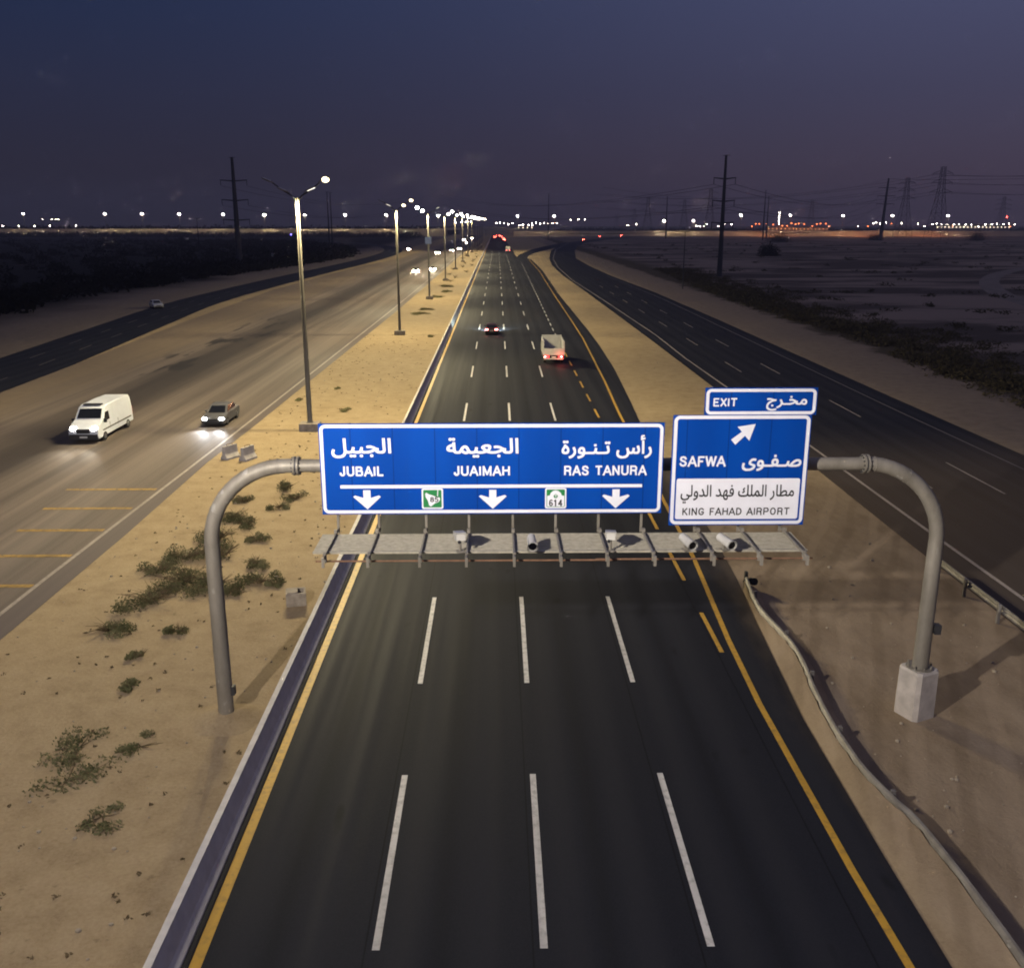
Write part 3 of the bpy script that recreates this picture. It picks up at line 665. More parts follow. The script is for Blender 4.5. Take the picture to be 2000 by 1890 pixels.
def box_cam(x, y, label, rz):
    t = thing('traffic_camera', label, 'camera', (x, y, ZD+.05), rz, 'traffic cameras on the catwalk'); t.scale = (1.12,1.12,1.12)
    tilt = Matrix.Rotation(R(-14), 4, 'X') @ Matrix.Translation((0,0,.34))
    b = MB(); b.box(-.11,.11,-.30,.34,-.09,.08, 0, tilt); b.build('housing', M['camwhite'], t)
    b = MB(); b.box(-.13,.13,-.34,.42,.095,.11, 0, tilt); b.box(-.13,-.12,-.3,.38,.0,.095,0,tilt); b.box(.12,.13,-.3,.38,.0,.095,0,tilt); b.build('sunshield', M['camwhite'], t)
    b = MB(); b.tube([(0,.02,-.05),(0,.02,.22)], .035, 8); b.box(-.1,.1,-.1,.1,-.05,-.02); b.build('mount', M['galv'], t)
    b = MB(); b.tube([(-.05,-.34,.31),(-.05,-.29,.31)], .04, 10); b.build('cable_gland', M['plastic'], t)
    return t
box_cam(-1.07, 24.95, 'white box camera beside the bracket below the left green route shield', R(8))
tube_cam(.94, 24.95, 'white tube camera with black round front below the right green route shield', R(2))
box_cam(3.15, 24.95, 'white box camera below the third down arrow', R(-6))
tube_cam(5.30, 24.95, 'white tube camera with black round front left of the two below the exit sign', R(16))
tube_cam(6.38, 24.95, 'white tube camera with black round front right of the two below the exit sign', R(20))

# ------------------------------------------------------------------ street lamps
LIGHT = {}
def lamp_light(power, col=(1,.85,.50), e=1.75, cut=(.16,.58)):
    """point lamp with a road luminaire's wide downward distribution"""
    L = bpy.data.lights.new('luminaire_light', 'POINT'); L.energy = power; L.color = col; L.shadow_soft_size = .28
    L.use_nodes = True; nt = L.node_tree; em = nt.nodes['Emission']
    gm = nt.nodes.new('ShaderNodeTexCoord'); sp_ = nt.nodes.new('ShaderNodeSeparateXYZ'); nt.links.new(gm.outputs['Normal'], sp_.inputs[0])
    c = math_(nt, 'MULTIPLY', sp_.outputs[2], LSIGN)
    inv = math_(nt, 'DIVIDE', 1., math_(nt, 'POWER', math_(nt, 'MAXIMUM', c, .22), e))
    nt.links.new(math_(nt, 'MULTIPLY', inv, smooth(nt, c, *cut)), em.inputs['Strength'])
    return L
LSIGN = -1.
LP = 10200
lamp_data = lamp_light(LP); lamp_strong = lamp_light(LP*2); lamp_near = lamp_light(LP*.47, (1,.92,.84), 2.3, (.10,.42))
def luminaire(parent, p, side, lit):
    """one head: housing, with its lens as a sub-part"""
    d = Vector((side*.82, 0, .34)).normalized(); mt = Matrix.Translation(p) @ Vector((1,0,0)).rotation_difference(d).to_matrix().to_4x4()
    b = MB(); sec = [(-.42,.07,.05),(-.25,.13,.08),(.1,.17,.09),(.38,.15,.07),(.48,.06,.03)]; vs = []
    for x, w, h in sec: vs += [mt @ Vector(v) for v in ((x,-w,0),(x,-w*.8,h),(x,w*.8,h),(x,w,0))]
    b.add(vs, [(i*4+j,(i+1)*4+j,(i+1)*4+(j+1)%4,i*4+(j+1)%4) for i in range(4) for j in range(4)]+[(0,1,2,3),(19,18,17,16)])
    h = b.build('luminaire', M['galv'], parent, 50)
    b = MB(); c = mt @ Vector((.12,0,-.02))
    if lit >= 2: b.ball(c, (.27,.22,.19) if lit == 3 else (.33,.26,.23), 14, 10)
    else: b.add([mt @ Vector(v) for v in ((-.2,-.11,-.012),(.42,-.1,-.012),(.42,.1,-.012),(-.2,.11,-.012),(-.15,-.08,-.05),(.37,-.07,-.05),(.37,.07,-.05),(-.15,.08,-.05))], [(4,7,6,5),(0,4,5,1),(1,5,6,2),(2,6,7,3),(3,7,4,0)])
    b.build('lens', [M['lampoff'], M['lampdim'], M['lamp'], M['lampnear']][lit], h, 60)
def street_lamp(loc, label, lit, light=True, sides=(-1,1)):
    """lit: state of (left far, left near, right near, right far) luminaires"""
    t = thing('street_lamp', label, 'street lamp', loc, 0, 'double-arm street lamps in the median')
    b = MB(); b.tube([(0,0,.62),(0,0,17.2)], [.20,.115], 14); b.build('pole', M['pole'], t, 40)
    b = MB(); b.box(-.75,.75,-.6,.6,-.1,.62); b.build('concrete_base', M['dirty'], t)
    b = MB(); b.box(-.28,.28,-.28,.28,.62,.66); b.build('base_plate', M['galv'], t)
    for s in (-1, 1):
        b = MB(); b.tube([(s*.02,0,16.9),(s*.35,0,17.3),(s*.9,0,17.62),(s*1.7,0,18.2)], [.06,.055,.05,.045], 8); b.tube([(s*.5,0,17.38),(s*.55,0,17.52)], .04, 6)
        arm = b.build('arm', M['dark'], t, 50)
        f, n_ = (lit[0], lit[1]) if s < 0 else (lit[3], lit[2])
        luminaire(t, Vector((s*.95,0,17.72)), s, n_); luminaire(t, Vector((s*2.0,0,18.38)), s, f)
    if light:
        for s in sides:
            lo = bpy.data.objects.new('luminaire_light', lamp_data if len(sides) == 2 else lamp_near if loc[1] < 10 else lamp_strong); COL.objects.link(lo); lo.parent = t; lo.location = (s*1.9, 0, 17.25)
    return t
street_lamp((-14.1,5.4,0), 'street lamp in the median level with the viewer, outside the picture', (0,0,2,2), True, (1,))
l1 = street_lamp((-14.45,71.2,0), 'street lamp whose base stands just behind the wide blue sign corner', (0,0,1,3))
l2 = street_lamp((-13.95,135.5,0), 'second street lamp along the median, whole pole visible above the sand', (0,1,3,3))
l3 = street_lamp((-14.2,200.5,0), 'street lamp carrying a square white plate halfway up its pole', (2,2,0,1))
b = MB(); b.box(-.7,.7,-.24,-.18,11.2,12.7); pl_ = b.build('plate', M['signback'], l3)
b = MB(); b.box(-.62,.62,-.25,-.241,11.28,12.62); b.build('plate_face', M['signwhite'], pl_)
l4 = street_lamp((-14.3,266,0), 'street lamp next beyond the one with the white plate', (0,0,2,2))
words = ['second','third','fourth','fifth','sixth','seventh','eighth','ninth','tenth','eleventh','twelfth','thirteenth','fourteenth']
l5 = street_lamp((-14.3,331.5,0), 'second street lamp beyond the one with the white plate', (2,0,0,2))
for k in range(1, 9):
    o = dup(l5, (-14.3+.2*k, 331.5+k*65, 0), 0, words[k]+' street lamp beyond the one with the white plate')
    if k > 3:
        for c in list(o.children):
            if c.type == 'LIGHT': bpy.data.objects.remove(c)

# ------------------------------------------------------------------ vehicles
def loft_profile(b, prof, hw, inset=.06, shrink=.9, mi=0):
    """side profile (y,z) drawn across the width; hw(z) half width; rounded shoulders"""
    n = len(prof); cy = sum(p[0] for p in prof)/n; cz = sum(p[1] for p in prof)/n; vs = []
    for side, k, s in ((-1,1.,shrink),(-1,1.-inset,1.),(1,1.-inset,1.),(1,1.,shrink)):
        for y, z in prof:
            y2 = cy+(y-cy)*(1-(1-s)*.35); z2 = cz+(z-cz)*s
            vs.append((side*hw(z2)*k, y2, z2))
    b.add(vs, [(i*n+j,(i+1)*n+j,(i+1)*n+(j+1)%n,i*n+(j+1)%n) for i in range(3) for j in range(n)]+[tuple(range(n))[::-1], tuple(range(3*n,4*n))], mi)
def wheels(t, xs_, ys_, r, w):
    for x in xs_:
        for y in ys_:
            s = 1 if x > 0 else -1
            b = MB(); b.tube([(x-w/2,y,r),(x-w/2+.03,y,r),(x+w/2-.03,y,r),(x+w/2,y,r)], [r*.9,r,r,r*.9], 20); wh = b.build('wheel', M['tyre'], t, 40)
            b = MB(); b.tube([(x+s*w*.42,y,r),(x+s*(w/2+.012),y,r)], [r*.66,r*.58], 14); b.build('rim', M['rim'], wh, 40)
def spot(t, p, aim, power, col, size=R(46)):
    L = bpy.data.lights.new('headlight_beam', 'SPOT'); L.energy = power; L.color = col; L.spot_size = size; L.spot_blend = .8; L.shadow_soft_size = .08
    o = bpy.data.objects.new('headlight_beam', L); COL.objects.link(o); o.parent = t; o.location = p
    o.rotation_euler = (Vector(aim)-Vector(p)).to_track_quat('-Z', 'Y').to_euler()
def sedan(loc, rz, label, paint, headm=None, tailm=None, group=None, beam=None):
    t = thing('car', label, 'car', loc, rz, group)
    b = MB()
    loft_profile(b, [(-2.33,.34),(-2.36,.62),(-2.27,.90),(-1.75,.99),(-.5,.97),(.9,.95),(1.75,.84),(2.22,.68),(2.36,.46),(2.25,.22),(-2.2,.24)], lambda z: .9-.05*max(0,z-.7), .07, .86)
    loft_profile(b, [(-1.98,.93),(-1.32,1.33),(-1.0,1.42),(-.3,1.455),(.15,1.43),(.42,1.36),(1.22,.90)], lambda z: .83-.36*max(0,z-.93), .1, .97)
    b.build('body', M[paint], t, 38)
    b = MB(); b.panel([(-.66,1.16,.955),(.66,1.16,.955),(.55,.45,1.36),(-.55,.45,1.36)], .018); b.build('windscreen', M['glass'], t)
    b = MB(); b.panel([(.64,-1.90,.985),(-.64,-1.90,.985),(-.54,-1.33,1.335),(.54,-1.33,1.335)], .018); b.build('rear_window', M['glass'], t)
    for s in (-1,1):
        b = MB(); qd = [(s*.805,.95,1.0),(s*.805,-1.62,1.02),(s*.69,-1.15,1.345),(s*.69,.34,1.345)]
        b.panel(qd, .02); b.build('side_window', M['glass'], t)
        b = MB(); b.ball((s*.98,.72,1.02), (.11,.07,.075)); b.build('mirror', M[paint], t, 60)
        b = MB(); b.ball((s*.66,2.22,.645), (.22,.13,.10) if headm != 'farhead' else (.26,.2,.17)); b.build('headlight', M[headm] if headm else M['lampoff'], t, 60)
        b = MB(); b.box(s*.68-.19, s*.68+.19, -2.375, -2.25, .70, .86); b.build('tail_light', M[tailm] if tailm else M['tailoff'], t)
    b = MB(); b.box(-.62,.62,2.28,2.372,.25,.44); b.box(-.4,.4,2.27,2.362,.5,.62); b.build('grille', M['plastic'], t)
    b = MB(); b.box(-.26,.26,-2.40,-2.36,.55,.67); b.build('number_plate', M['plate'], t)
    b = MB(); b.box(-.84,.84,-2.36,-2.2,.24,.40); b.build('bumper', M['plastic'], t)
    wheels(t, (-.80,.80), (-1.38,1.42), .33, .22)
    if beam:
        for s in (-1,1): spot(t, (s*.62,2.45,.66), (s*.9,16,-.6), beam[0], beam[1], R(62 if beam[0] < 3000 else 110))
    return t
def van(loc, rz, label):
    t = thing('van', label, 'van', loc, rz)
    b = MB()
    loft_profile(b, [(-2.98,.42),(-3.0,1.5),(-2.95,2.42),(-2.82,2.60),(-1,2.66),(1.0,2.62),(1.38,2.48),(1.98,1.66),(2.62,1.38),(2.98,1.10),(3.06,.62),(2.94,.34)], lambda z: 1.02-.09*max(0,z-1.2), .06, .95)
    b.build('body', M['whitepaint'], t, 38)
    b = MB(); b.panel([(-.82,1.94,1.74),(.82,1.94,1.74),(.76,1.46,2.39),(-.76,1.46,2.39)], .02); b.build('windscreen', M['glass'], t)
    for s in (-1,1):
        b = MB(); b.panel([(s*.985,1.86,1.50),(s*.985,.98,1.50),(s*.93,.98,2.12),(s*.93,1.46,2.12)], .03); b.build('side_window', M['glass'], t)
        b = MB(); b.box(s*1.0-.0+min(s,0)*.0+(.0 if s>0 else -.03), s*1.0+(.03 if s>0 else 0), -2.6, 2.2, .82, .92); b.build('side_moulding', M['plastic'], t)
        for y in (1.0,-.35): 
            b = MB(); b.box(s*1.005-.012, s*1.005+.012, y-.012, y+.012, .6, 1.25); b.build('door_seam', M['plastic'], t)
        b = MB(); b.box(s*1.12-.09, s*1.12+.09, 1.86, 1.98, 1.42, 1.72); b.build('mirror', M['plastic'], t)
        b = MB(); b.ball((s*.74,2.84,1.11), (.25,.2,.18)); b.build('headlight', M['head'], t, 60)
        b = MB(); b.box(s*.92-.07, s*.92+.07, -3.02, -2.95, .95, 1.6); b.build('tail_light', M['tailoff'], t)
    b = MB(); b.box(-.98,.98,2.82,3.06,.30,.74); b.build('bumper', M['plastic'], t)
    b = MB(); b.box(-.46,.46,2.90,3.05,.80,1.12); b.build('grille', M['plastic'], t)
    b = MB(); b.box(-.26,.26,3.06,3.08,.46,.58); b.build('number_plate', M['plate'], t)
    b = MB(); b.box(-.62,.62,.92,1.28,2.62,2.70); b.build('roof_vent', M['plastic'], t)
    wheels(t, (-.9,.9), (-1.95,1.95), .36, .25)
    for s in (-1,1): spot(t, (s*.7,3.15,1.05), (s*1.,15,-.2), 560, (1,.88,.7), R(62))
    return t
    return t
van((-29.9,70.2,.02), R(180), 'white panel van driving towards the viewer with headlights on').scale = (1.04,1.13,.94)
sedan((-22.25,74.7,.02), R(180), 'dark grey sedan with bright headlights beside the white van', 'greypaint', 'headcool', None, None, (750,(.95,.97,1)))
sedan((-.85,137.2,.02), 0, 'dark sedan with red tail lights in the second lane ahead of the truck', 'redglowpaint', 'headcool', 'tailhot', None, (6000,(.75,.97,1)))
sedan((-64.4,181,.0), R(-150), 'white car parked on the sand beside the left slip road', 'silver')
tk = thing('truck', 'white open-top cargo truck driving away with red tail lights', 'truck', (6.35,106.3,.02))
b = MB(); b.box(-1.16,1.16,0,4.6,.98,1.08); b.box(-1.16,-1.08,0,4.6,1.08,2.45); b.box(1.08,1.16,0,4.6,1.08,2.45); b.box(-1.16,1.16,4.52,4.62,1.08,2.75)
for y in (.05,1.2,2.3,3.4,4.5):
    for s in (-1,1): b.box(s*1.19-.035,s*1.19+.035,y-.05,y+.05,.98,2.55)
for s in (-1,1): b.box(s*1.12-.06,s*1.12+.06,0,4.6,2.45,2.53)
b.build('cargo_box', M['truckwhite'], tk)
b = MB(); b.box(-1.10,1.10,-.06,.0,1.0,1.75)
for x in (-.9,-.45,0,.45,.9): b.box(x-.04,x+.04,-.10,-.06,1.0,1.75)
b.build('tailgate', M['truckwhite'], tk)
b = MB(); b.box(-1.06,1.06,.05,4.5,1.085,1.12); b.box(-.5,-.1,1.6,3.4,1.12,1.32); b.box(.2,.9,2.0,2.4,1.12,1.5); b.tube([(-.9,.6,1.2),(.8,3.6,1.3)], .05, 6); b.tube([(.9,.8,1.2),(-.4,4.0,1.5)], .05, 6)
b.build('cargo_floor', M['bed'], tk)
b = MB(); loft_profile(b, [(4.75,.55),(4.75,2.3),(4.95,2.45),(6.1,2.42),(6.45,1.6),(6.6,1.1),(6.6,.5)], lambda z: 1.05-.06*max(0,z-1.4), .06, .95); b.build('cab', M['truckwhite'], tk, 38)
b = MB(); b.panel([(-.9,6.44,1.62),(.9,6.44,1.62),(.8,6.15,2.3),(-.8,6.15,2.3)], .03); b.build('windscreen', M['glass'], tk)
b = MB(); b.box(-.42,-.32,-.1,6.4,.62,.9); b.box(.32,.42,-.1,6.4,.62,.9); b.build('chassis', M['dark'], tk)
b = MB(); b.box(-1.1,1.1,-.14,-.04,.52,.66); b.build('rear_bumper', M['truckwhite'], tk)
for s in (-1,1):
    b = MB(); b.box(s*.78-.24,s*.78+.24,-.16,-.08,.74,.92); b.build('tail_light', M['tail'], tk)
    b = MB(); b.ball((s*.92-.05,-.16,.83), (.09,.05,.08), 8, 5); b.build('brake_light', M['tailhot'], tk)
    b = MB(); b.box(s*1.25-.05,s*1.25+.05,4.9,5.1,1.6,2.0); b.build('mirror', M['plastic'], tk)
b = MB(); b.box(-.24,.24,-.15,-.10,.70,.86); b.build('number_plate', M['plate'], tk)
wheels(tk, (-.95,.95), (1.1,5.5), .42, .3)
L = bpy.data.lights.new('tail_glow', 'POINT'); L.energy = 26; L.color = (1,.05,.04); L.shadow_soft_size = .2
o = bpy.data.objects.new('tail_glow', L); COL.objects.link(o); o.parent = tk; o.location = (.8,-.5,.8)
# far traffic
fh = sedan((-50.8,569,.02), R(160), 'pair of headlights turning off onto the left slip road', 'greypaint', 'farhead', None, 'distant cars with headlights on the left carriageways')
for (x,y), lab in zip([(-30.6,500),(-25.4,545),(-22.7,585),(-23.4,754),(-26.2,312),(-21.4,322),(-30,880),(-26,990)],
    ['left of two close headlight pairs beyond the white plate lamp','right of two close headlight pairs beyond the white plate lamp','single car with warm headlights beside the median shrubs','small distant car with headlights near the overpass',
     'car with headlights and light pool nearest the white plate lamp','car with headlights hidden by the white plate lamp pole','far car with headlights before the overpass in the outer lane','far car with headlights before the overpass in the inner lane']):
    dup(fh, (x,y,.02), R(180), lab)
fr = sedan((79.6,886,.02), R(-25), 'car with strong red tail lights on the curving exit road', 'redglowpaint', None, 'fartail', 'distant cars with red tail lights')
for (x,y,z), lab in zip([(116.9,1110,.02),(150,1170,.02),(6.6,887,.02),(4.2,1117,.02),(2.4,1180,.02),(-2,1150,.02),(-2.5,1060,.02),(6.5,970,.02)],
    ['car with red tail lights on the exit road beyond the brightest one','farthest car with red tail lights on the exit road','car ahead of the distant truck in the right lane','far car with red tail lights near the overpass in the right lane','far car with red tail lights under the overpass',
     'far car with red tail lights in the left lane under the overpass','far car with red tail lights in the left lane before the overpass','car with red tail lights following in the right lane before the overpass']):
    dup(fr, (x,y,z), R(-14) if x > 50 else 0, lab)
ft = dup(tk, (6.1,537,.02), 0, 'distant white truck with red tail lights in the right lane past the exit')
for c in list(ft.children):
    if c.type == 'LIGHT': bpy.data.objects.remove(c)

# ------------------------------------------------------------------ small concrete things in the sand
def jersey(x, y, rz, label):
    t = thing('concrete_block', label, 'concrete block', (x,y,0), rz)
    b = MB(); prof = [(-.3,0),(.3,0),(.3,.12),(.12,.38),(.08,.9),(-.08,.9),(-.12,.38),(-.3,.12)]
    b.prism(prof, -.6, .6); b.build('body', M['concrete'], t)
    b = MB(); b.tube([(0,-.25,.88),(0,-.25,1.0),(0,.25,1.0),(0,.25,.88)], .02, 6); b.build('lifting_loop', M['rust'], t)
jersey(-18.2, 62.4, R(-30), 'left one of two short concrete barrier blocks on the sand')
jersey(-16.9, 62.0, R(-24), 'right one of two short concrete barrier blocks on the sand')
t = thing('cable_pit', 'grey concrete cable pit with an open broken top near the road barrier', 'cable pit', (-8.5,36.9,0), R(12)); t.scale = (.82,.82,.78)
b = MB()
for x0_, x1_, y0_, y1_ in ((-.5,.5,-.45,-.35),(-.5,.5,.35,.45),(-.5,-.4,-.35,.35),(.4,.5,-.35,.35)): b.box(x0_,x1_,y0_,y1_,-.1,.72)
b.build('wall', M['dirty'], t)
b = MB(); b.box(-.4,.4,-.35,.35,.1,.2); b.build('inside_floor', M['black'], t)
b = MB(); b.box(-.42,.1,-.38,.3,.725,.79); b.build('lid', M['dirty'], t)

# ------------------------------------------------------------------ plants
def leaves(b, c, r, n, size, mi=0, low=.0):
    c = Vector(c)
    for _ in range(n):
        d = Vector((random.gauss(0,1), random.gauss(0,1), random.gauss(0,1))).normalized()*random.random()**.45
        p = c+Vector((d.x*r[0], d.y*r[1], abs(d.z)*r[2]+low))
        u = Vector((random.gauss(0,1), random.gauss(0,1), random.gauss(0,1))).normalized(); v = u.orthogonal().normalized()
        s = size*random.uniform(.5,1.4)
        b.add([p-u*s, p+v*s*.35, p+u*s, p-v*s*.35], [(0,1,2,3)], mi)
SHN = [0]
def shrub(x, y, r, h, label, group='desert shrubs in the median', n=None, cl=None):
    t = thing('desert_shrub', label, 'shrub', (x,y,0), 0, group)
    b = MB(); k = cl or max(4, int(r*6))
    for _ in range(k):
        a = random.uniform(0, 6.28); q = r*random.random()**.6*.8
        rr = r*random.uniform(.28,.5)
        leaves(b, (q*math.cos(a), q*math.sin(a)*1.1, .02), (rr,rr,h*random.uniform(.5,1)), n or int(75+rr*150), .06)
    b.build('foliage', M['leaf'], t)
    b = MB()
    for _ in range(int(14+r*16) if h > .2 else 5):
        a = random.uniform(0,6.28); q = r*random.uniform(.3,.95)
        b.tube([(0,0,0),(q*.5*math.cos(a),q*.5*math.sin(a),h*.45),(q*math.cos(a+.2),q*math.sin(a+.2),h*random.uniform(.4,.95))], [.022,.014,.006], 4, caps=False)
    b.build('stem', M['drytwig'], t)
S = [(-12.7,54.4,.75,.8,'dark green rounded shrub closest to the lower left corner of the wide sign'),
 (-11.7,52.4,.75,.55,'olive shrub just right of the dark rounded one by the sign corner'),(-12.3,50.6,.55,.45,'small olive shrub below the pair of shrubs by the sign corner'),
 (-14.6,51.8,.7,.5,'thin shrub left of the small olive one under the gantry bend'),(-14.4,48.8,.95,.65,'shrub at the top end of the long shrub bank inside the gantry bend'),
 (-13.4,47.5,.8,.55,'shrub with litter caught in it on the right side of the shrub bank'),(-14.2,45.2,1.2,.8,'large shrub in the middle of the bank right of the gantry post'),
 (-12.2,45.0,.7,.45,'low spreading shrub reaching right from the bank beside the gantry post'),(-13.2,42.7,1.1,.75,'shrub directly behind the gantry post, half covered'),
 (-14.9,42.4,1.0,.7,'shrub on the left flank of the bank behind the gantry post'),(-15.6,40.6,.85,.6,'pointed shrub at the left edge of the bank'),
 (-14.0,39.4,1.35,.85,'widest shrub of the bank, left of the gantry post'),(-12.6,38.6,1.0,.75,'dense shrub touching the left side of the gantry post'),
 (-14.8,37.2,1.3,.8,'dark dense shrub low on the left of the bank'),(-15.3,34.2,.8,.5,'separate rounded shrub below the bank on the left'),
 (-11.4,41.4,.75,.6,'reddish brown twiggy shrub right of the gantry post'),(-10.6,39.3,.9,.6,'twiggy grey shrub between the gantry post and the cable pit'),
 (-11.2,38.0,.6,.45,'small pale shrub at the foot of the twiggy grey one'),(-12.5,34.0,.5,.4,'small dry shrub below the dense one left of the post'),
 (-13.3,31.9,.35,.3,'tiny tuft alone on the sand left of the post'),(-9.9,39.0,.35,.3,'tiny tuft just left of the cable pit'),
 (-12.8,25.7,1.0,.16,'spreading flat shrub in the lower left sand beside the post base'),(-12.4,24.0,1.2,.14,'broad dark shrub in the lower left corner sand'),(-10.95,25.7,.65,.2,'round dark shrub nearest the post base'),
 (-10.7,22.2,.7,.12,'sparse shrub near the bottom of the sand beside the barrier'),(-12.8,29.4,.45,.25,'low dry tuft above the spreading flat shrub'),
 (-13.6,167,1.6,.5,'oval mat of green shrub beside the second street lamp'),(-13.2,176,1.5,.5,'far end of the oval shrub mat beyond the second street lamp'),
 (-12.6,206,1.6,.7,'shrub on the sand right of the white plate lamp'),(-11.8,222,1.4,.8,'shrub past the white plate lamp nearer the barrier'),(-13,240,1.8,.9,'shrub clump before the fourth street lamp'),
 (-15.5,90,.35,.3,'tiny tuft near the old road edge between the first two street lamps'),(-17.8,84,.4,.3,'small tuft at the old road edge below the street lamp'),
 (-9.2,133,.6,.4,'small shrub against the barrier near the second street lamp'),(-12.2,72.5,.6,.3,'dry tuft right of the first street lamp base'),(-13,79,.7,.35,'dry tuft above the first street lamp base')]
for x_, y_, r_, h_, l_ in S: shrub(x_, y_, r_*1.2, h_*.8, l_, n=None if y_ > 28 else 70)
for k in range(26):
    y = 262+k*17; shrub(-14.5+random.uniform(-1.5,5), y, random.uniform(1,1.8), random.uniform(.6,1.2), 'shrub in the far row of bushes along the narrowing median', 'far median shrubs', 40, 4)
# foliage seen only as a mass
def scrub(name, region, count, rr, hh, n, size, m='darkleaf'):
    b = MB()
    for _ in range(count):
        x, y = region()
        r = random.uniform(*rr); h = random.uniform(*hh); leaves(b, (x,y,0), (r,r,h), n, size)
    return tag(b.build(name, M[m]), kind='stuff')
def left_wood():
    while True:
        y = random.uniform(130, 860)**1.0; edge = at_y([(-66,100),(-82,150),(-90,210),(-82,300),(-74,380),(-70,450),(-76,520),(-95,620),(-150,760),(-230,860)], y)
        x = edge-abs(random.gauss(0,1))*random.choice((10,40,110,200))
        if x > -620 and not (-105 < x < -60 and y > 600): return x, y
scrub('shrubland', left_wood, 1500, (2,5), (1.2,4.2), 46, .75)
def near_left():
    y = random.uniform(95, 190); return at_y([(-74,90),(-84,150),(-92,200)], y)-abs(random.gauss(0,10)), y
scrub('roadside_scrub', near_left, 160, (1,2.6), (.6,1.8), 60, .35)
def verge():
    y = random.uniform(70, 330)
    x = at_y([(46.5,60),(46.5,95),(50.5,137),(49,150),(48,180),(50,230),(55,330)], y)+abs(random.gauss(0,1))*6.5
    return x, y
scrub('verge_scrub', verge, 900, (1.2,2.8), (.3,1.2), 60, .24, 'vergeleaf')
def field():
    y = 80+random.random()**1.5*700; x = 62+random.random()**1.3*(120+y*.9)
    return x, y
scrub('field_scrub', field, 420, (.8,3.2), (.3,1.1), 34, .4, 'vergeleaf')
def far_line():
    return random.uniform(-1100, -60), random.uniform(1290, 1420)
scrub('treeline', far_line, 620, (8,16), (7,14), 34, 2.6)
scrub('embankment_scrub', lambda: (random.uniform(-900,-90), random.uniform(1080,1165)), 900, (3,8), (3,7), 36, 1.2)
scrub('far_treeline', lambda: (random.uniform(120,1300), random.uniform(1750,1850)), 420, (10,18), (4,8), 30, 3)
scrub('sand_litter', lambda: (random.uniform(-18.6,-7.8), 16+random.random()**1.6*120), 380, (.05,.12), (.03,.09), 7, .06, 'drytwig')
b = MB()
for _ in range(900):
    x = random.choice((random.uniform(-18.8,-7.6), random.uniform(10.9,20))); y = 14+random.random()**1.7*110
    if x > 0 and x < at_y(RE, y)+.3: continue
    r = random.uniform(.015,.045)*random.choice((1,1,1,2)); b.ball((x,y,r*.3), (r,r*random.uniform(.6,1),r*.6), 5, 3)
tag(b.build('pebbles', M['stone']), kind='stuff')
for x, y, r, h, lab in [(132.5,468,6.5,7.5,'dark square bush standing alone in the right field'),(437,880,13,11,'broad dark bush against the orange lit strip near the right edge'),(240,820,16,9,'low dark mound of bushes before the industrial plant'),(352,900,8,7,'small dark bush right of the leaning pole')]:
    t = thing('bush', lab, 'bush', (x,y,0)); b = MB()
    for _ in range(14):
        a = random.uniform(0,6.28); q = r*random.random()*.7; leaves(b, (q*math.cos(a), q*math.sin(a), 0), (r*.45,r*.45,h*random.uniform(.6,1)), 170, .5)
    b.build('foliage', M['darkleaf'], t)
    b = MB(); b.tube([(0,0,0),(.2,.1,h*.3),(.1,.4,h*.6)], [.3,.22,.1], 7); b.tube([(0,0,.3),(-.8,.3,h*.5)], [.2,.08], 6); b.build('trunk', M['drytwig'], t)

# ------------------------------------------------------------------ pylons and cables
def tube_pylon(x, y, h, label, arms, lean=0, r=.75, w=3.4):
    t = thing('power_pole', label, 'power pole', (x,y,0)); lx = lean*h
    b = MB(); b.tube([(0,0,0),(lx*.5,0,h*.5),(lx,0,h)], [r,r*.72,r*.42], 12); b.build('pole', M['mast'], t, 40)
    for z in arms:
        b = MB(); cx = lx*z/h; q_ = max(1, r*.9); b.tube([(cx-w,0,z+.25),(cx,0,z-.1),(cx+w,0,z+.25)], [.13*q_,.22*q_,.13*q_], 8); arm = b.build('crossarm', M['mast'], t, 40)
        for s in (-1,1):
            b = MB(); b.tube([(cx+s*(w-.15),0,z+.2),(cx+s*(w-.15),0,z-1.5)], .11, 6); b.build('insulator', M['lattice'], arm, 40)
    b = MB(); b.tube([(lx-1,0,h-.15),(lx+1.1,0,h-.05)], .09, 6); b.build('earth_arm', M['mast'], t)
    return t
tube_pylon(66.5,287,34.4,'tall dark power pole with three crossarms beside the right service road', (27.9,21.6,15.4), 0, .82, 3.3)
tube_pylon(-89.8,338,36.9,'tall power pole with three crossarms rising from the left scrub', (29.3,22.9,16.4), 0, 1.15, 4.6)
tube_pylon(350,882,54,'leaning power pole with crossarms against the orange lights', (46,39,32), .04, 1.7, 8)
tube_pylon(-102,592,33.5,'left one of two thin poles standing together beyond the first street lamp', (), 0, .55)
tube_pylon(-99,585,33.0,'right one of two thin poles standing together beyond the first street lamp', (), 0, .5)
tube_pylon(49.7,942,42.5,'thin lone pole right of the road vanishing point', (), 0, .7)
tube_pylon(174,1000,41.5,'thin pole beside the far lamp left of the tall right pole', (), 0, .9)
tube_pylon(247,900,44.6,'left one of two thin poles before the orange plant', (), 0, .8)
tube_pylon(278,1000,42,'right one of two thin poles before the orange plant', (), 0, .8)
tube_pylon(45,232,13.5,'short thin pole in the right field left of the tall pole', (), 0, .16)
tube_pylon(86,370,20,'thin post just left of the tall right power pole', (), 0, .2)
tube_pylon(-104,340,17,'thin far post in the left scrub', (), 0, .18)
